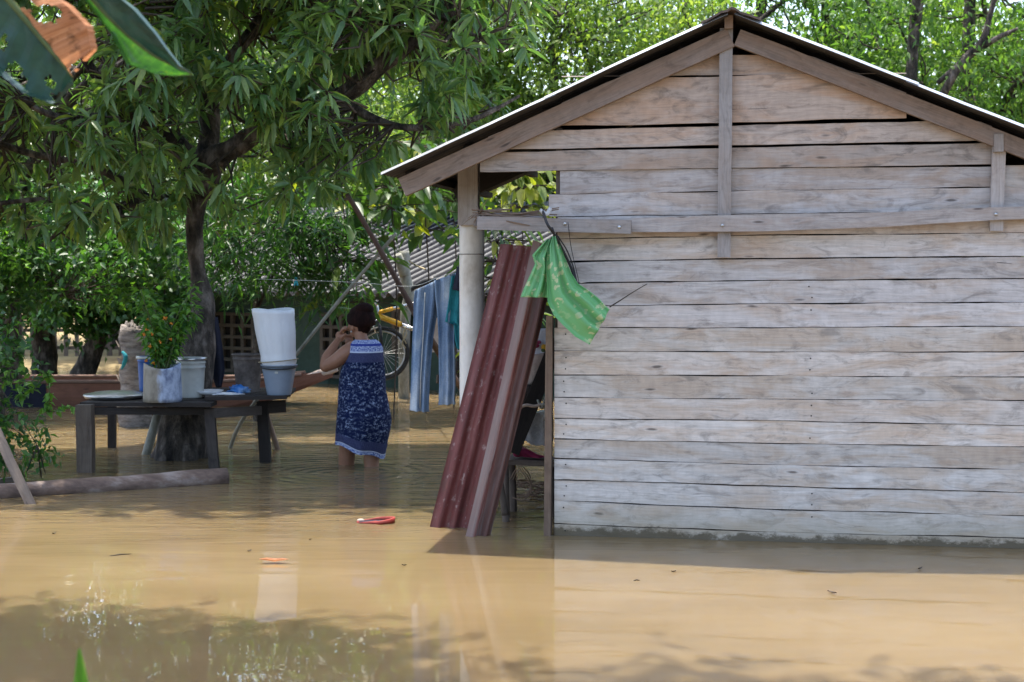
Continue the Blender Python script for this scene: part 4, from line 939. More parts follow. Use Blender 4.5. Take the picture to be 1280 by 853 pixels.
# ================================================================== TABLE AND WHAT STANDS ON IT
TZ = 0.464
tb = thing('table', tuple(H(230, 500, TZ)*1.0)[:2]+(GZ,), 'long rough dark plank table standing in the water under the mango tree', 'table')
mb = MB()
fl_, fr_, br_, bl_ = H(101, 506, TZ), H(268, 507, TZ), H(262, 490, TZ), H(128, 491, TZ)
for k in range(5):
    u = (k+0.5)/5; mb.board(fl_.lerp(bl_, u)+Vector((random.uniform(-.04, .04), 0, 0)), fr_.lerp(br_, u)+Vector((random.uniform(-.03, .03), 0, 0)), 0.172, 0.028, (0, 0, 1), 0, 1.0, 6, 0.06, bow=0)
f2, r2, b2_, l2 = H(256, 503, TZ+.012), H(356, 501, TZ+.012), H(366, 490, TZ+.012), H(258, 489, TZ+.012)
for k in range(4):
    u = (k+0.5)/4; mb.board(f2.lerp(l2, u)+Vector((0, 0, 0.02)), r2.lerp(b2_, u)+Vector((random.uniform(-.03, .03), 0, 0.02)), 0.165, 0.025, (0, 0, 1), 0, 1.1, 6, 0.06)
build(mb, 'tabletop', M['darkwood'], tb)
def leg(px, ptop, pbot, wpx, mt, tone=1.0, lean=0):
    mb = MB(); b = W(px+lean, pbot); t_ = P(px, ptop, b.y); mb.board(t_, Vector((b.x, b.y, 0)) + (Vector((b.x, b.y, 0))-t_)*0.9, wpx/176, wpx/176*0.85, (0, -1, 0), 0, tone, 8, 0.12); build(mb, 'leg', M[mt], tb)
leg(106, 506, 590, 19, 'greywood', 0.9, 2); leg(262, 511, 586, 12, 'darkwood', 1.8, 6); leg(328, 502, 578, 14, 'darkwood', 0.7, 4)
leg(140, 500, 560, 10, 'darkwood', 1.0)
mb = MB(); a = P(116, 514, 10.62); b = P(256, 514, 10.75); mb.board(a, b, 0.05, 0.04, (0, -1, 0), 0, 1.1, 8, 0.2); build(mb, 'apron', M['darkwood'], tb)
mb = MB(); a = P(266, 517, 10.7); b = P(326, 513, 10.95); mb.board(a, b, 0.065, 0.03, (0, -1, 0), 0, 2.2, 6, 0.1); build(mb, 'apron', M['darkwood'], tb)
mb = MB(); a = P(334, 509, 11.05); b = P(357, 508, 11.1); mb.board(a, b, 0.09, 0.03, (0, -1, 0), 0, 1.1, 6, 0.1); build(mb, 'apron', M['darkwood'], tb)
def brace(x0, y0, x1, y1, r, lab, mt='polewood'):
    mb = MB(); b = W(x1, y1); t_ = P(x0, y0, b.y); mb.tube([t_, b, b+(b-t_).normalized()*0.35], r, 9, jit=0.2); tag(build(mb, 'brace', M[mt]), lab, 'pole')
brace(199, 512, 183, 568, 0.034, 'thick slanting pole against the foot of the mango trunk below the table', 'greypost')
brace(331, 512, 347, 562, 0.022, 'short brown pole slanting into the water beside the right table leg')
def bucket(px, py, rb, rt, h, mat_, label, rim=None, z=TZ+0.016, handle=None, name='bucket', lean=(0, 0), bands=(0.88,), cat='bucket', innermat=None, rim_mat=None):
    c = H(px, py, z); t_ = thing(name, tuple(c), label, cat)
    prof = [(0.002, 0.0), (rb*0.96, 0.0), (rb, 0.008)]
    for i in range(1, 9):
        q = i/8; r = rb+(rt-rb)*q; prof.append((r, h*q))
        for bnd in bands:
            if abs(q-round(bnd*8)/8) < 1e-6 and q < 1: prof += [(r+0.004, h*q+0.003), (r+0.004, h*q+0.009), (r, h*q+0.012)]
    prof += [(rt+0.007, h-0.002), (rt+0.007, h+0.006), (rt-0.004, h+0.006), (rt-0.006, h-0.01), (rb-0.006, 0.02), (0.002, 0.018)]
    prof = [p for p in prof]
    axis = Vector((lean[0], lean[1], 1)).normalized()
    mb = MB(); mb.lathe(c, prof, 32, axis=axis); build(mb, 'body', mat_, t_)
    if rim_mat:
        mb = MB(); mb.lathe(c, [(rt+0.0075, h-0.012), (rt+0.011, h-0.010), (rt+0.011, h+0.008), (rt-0.006, h+0.0085)], 32, axis=axis); build(mb, 'rim', rim_mat, t_)
    if handle:
        mb = MB(); pts = [c+Vector((rt*1.06*math.cos(a), -rt*1.06*math.sin(a)*0.98, h*handle - 0.015*math.sin(a))) for a in [PI*k/12 for k in range(13)]]
        mb.tube(pts, 0.005, 6); build(mb, 'handle', M['black_plastic'], t_)
    return t_, c
bucket(186, 489, 0.070, 0.082, 0.26, M['blue_plastic'], 'small blue bucket with a whitish rim, behind the potted plant', rim_mat=M['cloudy_plastic'])
bucket(239, 497, 0.088, 0.105, 0.285, M['cloudy_plastic'], 'cloudy white bucket with a metal rim, right of the potted plant', rim_mat=M['steel'], bands=(0.75, 0.88))
bucket(310, 491, 0.082, 0.112, 0.28, M['old_bucket'], 'stained dark grey bucket between the blue plastic bag and the mango trunk', bands=(0.88,), z=TZ+0.04)
bk2, cb = bucket(349, 494, 0.086, 0.125, 0.215, M['greyblue_plastic'], 'grey blue bucket with black handle under the white barrel', handle=0.97, z=TZ+0.04, bands=())
mb = MB(); mb.board(cb+Vector((-0.012, -0.118, 0.17)), cb+Vector((0.010, -0.118, 0.17)), 0.014, 0.002, (0, -1, 0)); build(mb, 'maker_mark', M['cloudy_plastic'], bk2)
# white barrel on the bucket
wbz = cb.z+0.218; wb = thing('barrel', (cb.x-0.015, cb.y, wbz), 'tall ribbed white plastic barrel standing on the grey blue bucket', 'barrel')
mb = MB(); rows = []; H_ = 0.43; c0 = Vector((cb.x+0.005, cb.y, wbz-0.03)); lean = Vector((-0.045, 0, 0))
for i in range(15):
    q = i/14; r = 0.112+0.022*min(1, q*1.6)+0.012*q; z = H_*q
    if i in (2,): r += 0.008
    if i >= 13: r += 0.004
    if i == 14: pass
    row = []
    for k in range(96):
        a = 2*PI*k/96; rb_ = r-(0.0035 if (k % 8 == 0 and 2 < i < 13) else 0)+0.003*math.sin(2*a+1)
        row.append(c0+lean*q+Vector((rb_*math.cos(a), rb_*math.sin(a), z+0.008*math.sin(a*2)*(q > 0.95))))
    rows.append(row)
rows.append([c0+lean+(p-c0-lean)*0.0+Vector(((p-c0-lean).x*0.92, (p-c0-lean).y*0.92, (p-c0-lean).z+0.004)) for p in rows[-1]])
rows.append([Vector((p.x, p.y, p.z-0.06)) for p in rows[-1]])
mb.grid(rows, True, None, 0, 1, True, True); build(mb, 'body', M['white_plastic'], wb)
mb = MB(); pts = [c0+lean*0.2+Vector((0.140*math.cos(a), 0.140*math.sin(a), 0.062+0.012*math.cos(a))) for a in [2*PI*k/32 for k in range(33)]]; mb.tube(pts, 0.004, 5, cap=False); build(mb, 'rope_band', M['rope'], wb)
# planter with plant
pl = thing('potted_plant', tuple(H(203, 502, TZ+.016)), 'leafy plant with orange flowers in a cracked grey and pale blue tub on the table', 'potted plant')
cpl = H(203, 502, TZ+.016); mb = MB(); rows = []
for i in range(9):
    q = i/8; rows.append([cpl+Vector(((0.137-0.008*q+0.004*math.sin(3*a))*math.cos(a), (0.12)*math.sin(a), 0.255*q+(0.018*math.sin(a*2+1.0) if i == 8 else 0))) for a in [2*PI*k/40 for k in range(40)]])
rows.append([cpl+Vector(((p-cpl).x*0.94, (p-cpl).y*0.94, (p-cpl).z)) for p in rows[-1]]); rows.append([cpl+Vector(((p-cpl).x, (p-cpl).y, 0.20)) for p in rows[-1]])
mb.grid(rows, True, None, 0, 1, True, True); build(mb, 'pot', M['planter'], pl)
mb = MB(); cs = []; ds = []
for k in range(16):
    a = random.uniform(0, 2*PI); h = random.uniform(0.14, 0.62); r = random.uniform(0.02, 0.10)+h*0.25
    b = cpl+Vector((random.uniform(-.04, .04), random.uniform(-.03, .03), 0.21)); tp = b+Vector((r*math.cos(a)+0.05*h, r*0.8*math.sin(a), h)); md = (b+tp)/2+Vector((0, 0, 0.05))
    cp_ = curve_pts([b, md, tp], 5); mb.tube(cp_, lerpl([0.006, 0.003], len(cp_)), 5)
    for p in cp_[2:]:
        for _ in range(6):
            v_ = Vector((random.gauss(0, 1), random.gauss(0, 1), random.gauss(-0.1, 0.5))).normalized(); cs.append(p+v_*0.02); ds.append(v_)
build(mb, 'stems', M['stemgreen'], pl)
leafcloud('foliage', cs, ds, RNG.uniform(0.05, 0.085, len(cs)), RNG.uniform(0.022, 0.034, len(cs)), np.clip(RNG.normal(0.78, 0.2, len(cs)), 0, 1), LEAF6, M['leaf_bush'], pl)
for k in range(13):
    mb = MB(); c = cpl+Vector((random.uniform(-.10, .12), random.uniform(-.16, -.04), random.uniform(0.26, 0.66)))
    for j in range(5): a = random.uniform(0, 6.28); v_ = Vector((math.cos(a), -0.3, math.sin(a)))*0.013; mb.tube([c, c+v_*0.6, c+v_], [0.002, 0.006, 0.001], 5)
    build(mb, 'flower', M['flower'], pl)
# pan lid, plate, blue bag
mb = MB(); c = H(144, 497, TZ+0.02); mb.lathe(c, [(0.001, 0.052), (0.05, 0.048), (0.15, 0.040), (0.195, 0.030), (0.222, 0.026), (0.226, 0.020), (0.212, 0.0), (0.001, 0.0)], 40)
pn = tag(build(mb, 'basin', M['steel']), 'wide shallow steel basin at the left end of the table', 'basin')
mb = MB(); c = H(262, 493, TZ+0.04); mb.lathe(c, [(0.001, 0.012), (0.06, 0.012), (0.10, 0.030), (0.103, 0.028), (0.07, 0.0), (0.001, 0.0)], 32)
tag(build(mb, 'plate', M['white_plastic']), 'pale plate lying between the white bucket and the blue plastic bag', 'plate')
def crumple(name, c, r, mat_, label, cat, seed):
    mb = MB(); rows = []; n = 16
    for i in range(n+1):
        th = min(max(PI*i/n, 0.02), PI-0.02); row = []
        for k in range(28):
            q = Vector((math.sin(th)*math.cos(2*PI*k/28), math.sin(th)*math.sin(2*PI*k/28), math.cos(th)))
            f = 1+0.55*noise.noise(q*2.2+Vector((seed, 0, 0)))+0.25*noise.noise(q*6+Vector((seed, 5, 0))); p = Vector((q.x*r[0], q.y*r[1], max(q.z*r[2]*f, -r[2]*0.5)))
            row.append(Vector(c)+Vector((p.x*f, p.y*f, p.z+r[2]*0.5)))
        rows.append(row)
    mb.grid(rows, True, None, 0, 1, True, True); return tag(build(mb, name, mat_), label, cat)
crumple('plastic_bag', H(299, 492, TZ+0.04), (0.075, 0.05, 0.042), M['bluebag'], 'crumpled blue plastic bag on the table before the stained bucket', 'plastic bag', 3)
crumple('plastic_bag', H(284, 494, TZ+0.04), (0.10, 0.05, 0.012), M['white_plastic'], 'flat white plastic bag lying beside the blue bag', 'plastic bag', 9)
drape([(262, 398, 272, 396), (262, 420, 276, 420), (262, 440, 279, 440), (263, 465, 281, 465), (270, 484, 277, 484)], 11.55, 0.07, 2, 0.4, name='dark_cloth', mat_=M['navy'], label='long black cloth hanging against the right of the mango trunk', cat='cloth')

# ================================================================== LOG, PLANK, FLOATING THINGS
lg0 = W(283, 603); lg1 = W(-60, 626); mb = MB(); pts = [lg0.lerp(lg1, i/24)+Vector((0, 0, 0.026+0.002*math.sin(i*.5))) for i in range(25)]
mb.tube(pts, lerpl([0.070, 0.064, 0.058, 0.055], 25), 18, jit=0.12)
lg = tag(build(mb, 'log', M['log']), 'long peeled grey brown log floating in front of the table', 'log')
mb = MB(); d_ = (lg0-lg1).normalized(); mb.lathe(pts[0]+d_*0.002, [(0.0005, 0.002), (0.062, 0.001), (0.066, -0.002)], 18, axis=d_); build(mb, 'cut_end', M['sack'], lg)
mb = MB(); b = W(38, 630); t_ = P(-6, 536, b.y+0.15); mb.board(t_, b+(b-t_).normalized()*0.25, 0.058, 0.03, (0.3, -1, 0), 0, 1.2, 10, 0.1); tag(build(mb, 'plank', M['greywood']), 'narrow grey plank slanting into the water across the log at the left edge', 'plank')
mb = MB(); a = W(-20, 608); b = W(22, 604); mb.board(a+Vector((0, 0, 0.02)), b+Vector((0, 0, 0.03)), 0.13, 0.03, (0, 0.15, 1), 0, 1.2, 4, 0.1); tag(build(mb, 'plank', M['greywood']), 'flat grey board floating behind the left end of the log', 'board')
# red sandal
sd_ = thing('sandal', tuple(W(468, 652)), 'red plastic sandal floating left of the tin sheets', 'sandal')
c = W(470, 653); mb = MB(); rows = []
for i in range(33):
    a = 2*PI*i/32; p = c+Vector((0.105*math.cos(a), 0.075*math.sin(a)*(1.0 if math.cos(a) > 0 else 0.7), 0)); rows.append([p+Vector((-0.008*math.cos(a), -0.008*math.sin(a), 0.016+0.012*math.cos(a))), p+Vector((0.004*math.cos(a), 0.004*math.sin(a), 0.016+0.012*math.cos(a))), p+Vector((0, 0, -0.01))])
mb.grid(rows, True); build(mb, 'upper', M['redplastic'], sd_)
mb = MB(); rows = [[c+Vector((x, y, 0.006)) for y in (-0.045, 0.045)] for x in (-0.09, 0, 0.09)]; mb.grid(rows); build(mb, 'sole', M['navy'], sd_)
mb = MB(); mb.ball(W(451, 652)+Vector((0, 0, 0.006)), (0.022, 0.016, 0.010), 6); build(mb, 'heel_strap', M['sack'], sd_)
mb = MB(); c = W(343, 704); mb.grid([[c+Vector((x, y, 0.006+0.012*abs(y)/0.02+0.012*abs(x)/0.07)) for y in (-w_, 0, w_)] for x, w_ in ((-0.075, .002), (-.04, .018), (0, .022), (.04, .015), (.07, .001))]); tag(build(mb, 'fallen_leaf', M['dryleaf']), 'dry orange leaf floating in the open water left of centre', 'leaf')
def float_twig(x, y, l, a, lab):
    mb = MB(); c = W(x, y); v_ = Vector((math.cos(a), math.sin(a), 0))*l/2; mb.tube([c-v_, c+Vector((0, 0, 0.004)), c+v_], [0.002, 0.0035, 0.001], 5); tag(build(mb, 'floating_twig', M['twig']), lab, 'twig')
float_twig(151, 694, 0.11, 0.5, 'dark twig floating on the open water left of the dry leaf')
float_twig(796, 726, 0.03, 0.1, 'tiny dark speck of twig floating before the plank wall')

fl_spots = [(68, 668), (232, 742), (505, 708), (560, 742), (388, 676), (612, 716), (1040, 742), (905, 768), (1150, 712), (735, 790), (312, 690), (120, 760), (842, 716), (980, 700)]
fl_names = ['left edge below the log', 'open water under the dry leaf', 'open water below the red sandal', 'water left of the tin sheet reflection', 'water between the dry leaf and the sandal', 'water just below the tin sheet feet', 'sunlit water right of centre', 'sunlit water below the batten', 'shaded water at the foot of the wall, right', 'bottom centre water', 'water just above the dry leaf', 'lower left water near the green leaf tip', 'shaded water at the foot of the wall, middle', 'sunlit edge of the wall shadow']
for (x, y), wh in list(zip(fl_spots, fl_names))[::2]:
    c = W(x, y); a_ = random.uniform(0, PI); l_ = random.uniform(0.012, 0.028); mb = MB(); e1 = Vector((math.cos(a_), math.sin(a_), 0)); e2 = Vector((-e1.y, e1.x, 0))
    mb.grid([[c+e1*u*l_+e2*v*l_*0.35*(1-abs(u))+Vector((0, 0, 0.003+0.004*abs(v)+0.004*u*u)) for v in (-1, 0, 1)] for u in (-1, -0.5, 0, 0.5, 1)])
    tag(build(mb, 'floating_leaf', M['twig' if random.random() < 0.6 else 'dryleaf']), 'tiny brown leaf floating, '+wh, 'leaf', 'tiny leaves floating on the open water')

# ================================================================== WOMAN
YW = 10.9; pw = W(452, 583)
woman = thing('person', (pw.x, pw.y, GZ), 'woman in a sleeveless navy patterned dress wading knee deep, hand raised to her face', 'person')
bm_ = MB()
def chain(pts, rads, n=14):
    c = [P(*p) for p in pts]
    cc = curve_pts(c, 4); bm_.tube(cc, lerpl(rads, len(cc)), n)
    bm_.ball(c[0], rads[0], 8); bm_.ball(c[-1], rads[-1], 8)
# torso, neck, legs
chain([(455, 440, 10.9), (453, 480, 10.9), (455, 520, 10.88), (455, 535, 10.88)], [0.10, 0.115, 0.13, 0.12], 18)
chain([(440, 436, 10.9), (455, 433, 10.9), (466, 436, 10.9)], [0.055, 0.06, 0.050], 14)
chain([(455, 434, 10.9), (452, 424, 10.91), (450, 414, 10.92)], [0.055, 0.046, 0.045], 14)
chain([(442, 530, 10.9), (434, 562, 10.93), (433, 590, 10.95)], [0.085, 0.060, 0.056], 14)
lf = P(433, 590, 10.95); 
bm_.tube([lf, Vector((lf.x, lf.y+0.01, -0.22)), Vector((lf.x, lf.y, GZ+0.07))], [0.056, 0.048, 0.034], 12); bm_.ball(Vector((lf.x-0.02, lf.y+0.05, GZ+0.04)), (0.045, 0.11, 0.035), 8)
chain([(464, 530, 10.88), (464, 562, 10.86), (464.5, 585, 10.85)], [0.080, 0.058, 0.054], 14)
rf_ = P(464.5, 585, 10.85); bm_.tube([rf_, Vector((rf_.x, rf_.y-0.02, -0.22)), Vector((rf_.x, rf_.y-0.02, GZ+0.07))], [0.058, 0.048, 0.034], 12); bm_.ball(Vector((rf_.x-0.02, rf_.y+0.04, GZ+0.04)), (0.045, 0.11, 0.035), 8)
# left arm: shoulder, elbow, hand at the mouth
chain([(441, 438, 10.90), (432, 442, 10.87), (419, 452, 10.86), (407, 458, 10.88)], [0.062, 0.058, 0.052, 0.042], 14)
chain([(407, 458, 10.88), (409, 447, 10.92), (417, 434, 10.97), (422, 426, 11.0)], [0.043, 0.040, 0.031, 0.023], 14)
hand = P(425, 421, 11.02); fd = Vector((-0.72, 0.69, 0))      # facing direction
bm_.ball(hand, (0.032, 0.022, 0.040), 8, rot=Matrix.Rotation(-0.5, 3, 'Y'))
for k in range(4):
    o_f = Vector((0.004*k, 0.016*(k-1.5), 0.014-0.006*abs(k-1.2))); b = hand+o_f+Vector((0.005, 0, 0.018)); l_ = (0.040, 0.046, 0.043, 0.034)[k]
    p1 = b+Vector((0.010, 0.0, l_*0.6)); p2 = p1+Vector((0.020, -0.002, l_*0.25)); p3 = p2+Vector((0.016, -0.004, -0.006))
    bm_.tube([b, p1, p2, p3], [0.0095, 0.009, 0.0085, 0.007], 8); bm_.ball(p3, 0.007, 5)
bm_.tube([hand+Vector((0.01, -0.012, -0.006)), hand+Vector((0.03, -0.016, 0.008)), hand+Vector((0.042, -0.012, 0.022))], [0.011, 0.010, 0.008], 8); bm_.ball(hand+Vector((0.042, -0.012, 0.022)), 0.008, 5)
# right arm, bent in front of the chest
chain([(466, 438, 10.93), (467, 452, 11.05), (463, 464, 11.14)], [0.052, 0.046, 0.042], 12)
chain([(463, 464, 11.14), (452, 448, 11.2), (440, 434, 11.18)], [0.041, 0.034, 0.024], 12)
h2 = P(436, 428, 11.16); bm_.ball(h2, (0.03, 0.022, 0.04), 8)
for k in range(4):
    b = h2+Vector((0.015*(k-1.5), 0, 0.02)); bm_.tube([b, b+Vector((0.002, -0.006, 0.025)), b+Vector((0.002, -0.022, 0.036))], [0.0095, 0.009, 0.007], 8)
bm_.tube([h2+Vector((0.02, -0.01, 0)), h2+Vector((0.03, -0.03, 0.015))], [0.010, 0.008], 8)
# head
hc = P(450, 404, 10.94); RH = Matrix.Rotation(math.atan2(-fd.x, fd.y), 3, 'Z')   # local +Y = facing
def hp(x, y, z): return hc+RH @ Vector((x, y, z))
bm_.ball(hc, (0.074, 0.092, 0.098), 12, rot=RH)
bm_.ball(hp(0, 0.030, -0.055), (0.054, 0.058, 0.055), 10, rot=RH)
bm_.ball(hp(0, 0.066, -0.088), (0.024, 0.020, 0.018), 7, rot=RH)
bm_.tube([hp(0, 0.088, 0.0), hp(0, 0.104, -0.024), hp(0, 0.106, -0.036)], [0.007, 0.012, 0.012], 8)
for sx_ in (-1, 1): bm_.ball(hp(0.012*sx_, 0.096, -0.038), 0.009, 5); bm_.ball(hp(0.036*sx_, 0.062, -0.028), (0.022, 0.02, 0.02), 6)
bm_.ball(hp(0, 0.087, -0.060), (0.024, 0.012, 0.006), 6, rot=RH); bm_.ball(hp(0, 0.085, -0.070), (0.021, 0.012, 0.007), 6, rot=RH)
for sx_ in (-1, 1):
    bm_.ball(hp(0.076*sx_, -0.004, -0.028), (0.010, 0.018, 0.030), 7, rot=RH)
body = build(bm_, 'body', M['skin'], woman)
md_ = body.modifiers.new('r', 'REMESH'); md_.mode = 'VOXEL'; md_.voxel_size = 0.0055; md_.use_smooth_shade = True
ms = body.modifiers.new('s', 'SMOOTH'); ms.factor = 0.5; ms.iterations = 3
dg = bpy.context.evaluated_depsgraph_get(); ev = bpy.data.meshes.new_from_object(body.evaluated_get(dg)); body.modifiers.clear(); old = body.data; body.data = ev; ev.name = 'body'
if not ev.materials: ev.materials.append(M['skin'])
for sx_ in (-1, 1):
    mb = MB(); mb.ball(hp(0.030*sx_, 0.082, 0.0), 0.011, 7); e_ = build(mb, 'eye', M['white_plastic'], woman)
    mb = MB(); mb.ball(hp(0.030*sx_, 0.0895, 0.0), 0.005, 5); build(mb, 'pupil', M['black'], e_)
mb = MB(); c = hp(0.080, 0.000, -0.062); c = c if c.x < hc.x or True else c
for sx_ in (-1, 1): mb = MB(); mb.ball(hp(0.082*sx_, 0.0, -0.060), 0.008, 5); build(mb, 'earring', M['steel'], woman)
# hair
mb = MB(); rows = []
for i in range(23):
    th = min(max(PI*i/22, 0.02), PI-0.02); row = []
    for k in range(44):
        q = Vector((math.sin(th)*math.cos(2*PI*k/44), math.sin(th)*math.sin(2*PI*k/44), math.cos(th)))
        r = Vector((0.097*q.x, 0.112*q.y, 0.114*q.z)); f = 1+0.06*noise.noise(q*5)+0.03*noise.noise(q*17)
        p = Vector((r.x*f, r.y*f-0.016, r.z*f+0.018))
        # face opening: pull the front lower part back inside the head
        if q.y > 0.25 and q.z < 0.50: p = Vector((p.x*0.82, 0.055, p.z*0.8+0.01))
        if q.z < -0.35: p = Vector((p.x*0.72, p.y*0.72-0.012, p.z*0.92))
        row.append(hc+RH @ p)
    rows.append(row)
mb.grid(rows, True, None, 0, 1, True, True)
hb = hp(0.0, -0.045, 0.098); rows = []
for i in range(15):
    th = min(max(PI*i/14, 0.02), PI-0.02)
    rows.append([hb+Vector((0.070*math.sin(th)*math.cos(2*PI*k/28), 0.066*math.sin(th)*math.sin(2*PI*k/28), 0.050*math.cos(th)))*(1+0.10*noise.noise(Vector((th*5, math.cos(2*PI*k/28)*4, math.sin(2*PI*k/28)*4)))) for k in range(28)])
rows = [[hb+(p-hb*(1)) if False else p for p in r] for r in rows]
mb.grid(rows, True, None, 0, 1, True, True)
build(mb, 'hair', M['hair'], woman, label='dark reddish hair pinned up in a bun')
# dress
prof = [(562, 420, 479, .150, .20), (555, 420.5, 480.5, .155, .205), (545, 421, 483, .155, .215), (532, 422, 486.5, .155, .225), (518, 423, 487.5, .150, .225), (503, 424, 484, .145, .200), (488, 424.5, 481, .14, .165), (475, 425.5, 480, .14, .15), (462, 427, 479, .135, .145),
        (452, 430.5, 478.5, .125, .14), (444, 433, 478.5, .11, .13), (436, 434.5, 478, .09, .115), (430, 437, 476, .07, .10), (426, 441, 472, .055, .08), (424.5, 444, 469, .05, .068)]
mb = MB(); rows = []; uvs = []; nr = 72; v0, v1 = 562, 424.5
fine_n = 60; ys = np.linspace(562, 424.5, fine_n)
prof = [(y, xl-1.2 if y > 456 else xl, xr+1.6 if y > 445 else xr+0.6, a, b) for (y, xl, xr, a, b) in prof]
py_ = np.array([p[0] for p in prof][::-1]); cols_ = [np.array([p[k] for p in prof][::-1]) for k in range(1, 5)]
for i, y in enumerate(ys):
    xl, xr_, df, db = [float(np.interp(y, py_, c_)) for c_ in cols_]
    l = P(xl, y, YW); r = P(xr_, y, YW); c = (l+r)/2; hw = (r-l).x/2; v = (v0-y)/(v0-v1); row = []
    for k in range(nr):
        a = 2*PI*k/nr; sy = math.sin(a); cx = math.cos(a)
        dpt = df*sy if sy > 0 else db*sy
        fold = 1+0.022*math.sin(a*9+2)*max(0, 1-v*1.6)+0.02*noise.noise(Vector((cx*2.5, sy*2.5, v*9)))+0.012*noise.noise(Vector((cx*3, sy*3, v*28)))
        tilt = -0.055*cx*max(0, 1-v*2.2)
        row.append(c+Vector((hw*cx*fold, dpt*fold, tilt+0.010*math.sin(a*5)*max(0, 1-v*5))))
    rows.append(row); uvs.append([(k/nr, v) for k in range(nr+1)])
mb.grid(rows, True, uvs, 0, 1, True, False)
ri = [[p for p in rows[0]], [Vector(((p-P(450, 562, YW)).x*0.96+P(450, 562, YW).x, (p.y-YW)*0.94+YW, p.z+0.05)) for p in rows[0]]]
mb.grid(ri, True, [uvs[0], uvs[0]])
build(mb, 'dress', M['dress'], woman)

# ================================================================== VEGETATION
def sun_open(c):
    """False where a point would shade one of the sunlit gaps in the canopy"""
    gx = c[:, 0]-sdir.x/sdir.z*c[:, 2]; gy = c[:, 1]-sdir.y/sdir.z*c[:, 2]; ok = np.ones(len(c), bool)
    for (x, y, rx, ry) in ((-3.5, 12.9, 0.75, 1.15), (-0.9, 12.5, 1.3, 0.32), (-4.1, 14.3, 1.3, 0.5), (-2.6, 11.75, 0.3, 0.25), (-1.6, 13.6, 0.5, 0.5)): ok &= ((gx-x)/rx)**2+((gy-y)/ry)**2 > 1
    return ok | (c[:, 2] < 1.9)
def tree_nodes(branches, step_=0.15):
    out = []
    for pts in branches:
        for a, b in zip(pts[:-1], pts[1:]):
            n = max(1, int((Vector(b)-Vector(a)).length/step_))
            for k in range(n): out.append(tuple(Vector(a).lerp(Vector(b), k/n)))
    return out
# mango tree
mt_ = thing('mango_tree', tuple(W(226, 572))[:2]+(GZ,), 'big spreading mango tree with long drooping dark leaves, its trunk behind the table', 'tree')
b0 = W(226, 572)
trunk = curve_pts([Vector((b0.x, b0.y, GZ)), b0, P(232, 520, 11.4), P(245, 455, 11.4), P(254, 400, 11.45), P(247, 340, 11.5), P(243, 290, 11.5), P(250, 235, 11.5)], 6)
trad = lerpl([0.26, 0.195, 0.175, 0.14, 0.105, 0.062, 0.058, 0.085], len(trunk))
BR = [([P(252, 240, 11.5), P(262, 205, 11.4), P(300, 180, 11.3), P(350, 150, 11.2), P(430, 118, 11.1), P(475, 82, 11.0), P(512, 55, 10.95), P(560, 10, 10.9), P(640, -60, 10.9)], [0.11, 0.10, 0.08, 0.07, 0.075, 0.07, 0.06, 0.045, 0.02]),
      ([P(250, 235, 11.5), P(225, 185, 11.4), P(190, 158, 11.2), P(165, 142, 11.0), P(140, 112, 10.9), P(118, 92, 10.8), P(90, 40, 10.7), P(60, -60, 10.7)], [0.09, 0.07, 0.055, 0.05, 0.04, 0.035, 0.03, 0.012]),
      ([P(163, 142, 11.0), P(130, 146, 10.9), P(100, 146, 10.8), P(68, 145, 10.7), P(10, 120, 10.5)], [0.035, 0.03, 0.028, 0.025, 0.01]),
      ([P(240, 250, 11.5), P(190, 250, 11.4), P(150, 258, 11.3), P(100, 272, 11.2), P(52, 308, 11.1)], [0.05, 0.035, 0.03, 0.025, 0.012]),
      ([P(252, 230, 11.5), P(262, 150, 11.7), P(250, 40, 11.9), P(270, -120, 12.0), P(280, -260, 12.0)], [0.10, 0.085, 0.07, 0.05, 0.02]),
      ([P(258, 120, 11.75), P(330, 20, 12.0), P(420, -80, 12.2), P(500, -160, 12.3)], [0.06, 0.045, 0.03, 0.015]),
      ([P(190, 250, 11.4), P(120, 210, 11.3), P(30, 190, 11.2), P(-80, 150, 11.2), P(-160, 130, 11.2)], [0.03, 0.03, 0.025, 0.02, 0.01]),
      ([P(130, 262, 11.3), P(60, 250, 11.1), P(-30, 260, 11.0), P(-120, 290, 11.0)], [0.025, 0.02, 0.015, 0.008]),
      ([P(100, 60, 10.75), P(10, 20, 10.7), P(-100, 10, 10.6)], [0.03, 0.02, 0.01]),
      ([P(420, 120, 11.1), P(470, 150, 10.9), P(520, 160, 10.7), P(590, 150, 10.6), P(650, 120, 10.6)], [0.035, 0.03, 0.022, 0.018, 0.01]),
      ([P(450, 25, 11.0), P(500, 20, 10.7), P(545, 20, 10.6), P(620, 60, 10.5)], [0.025, 0.02, 0.02, 0.01]),
      ([P(255, 60, 11.9), P(180, -40, 12.2), P(60, -120, 12.4)], [0.05, 0.04, 0.02])]
mb = MB(); mb.tube(trunk, trad, 22, jit=0.28)
for pts, rr in BR:
    c = curve_pts(pts, 5); mb.tube(c, lerpl(rr, len(c)), 10, jit=0.25)
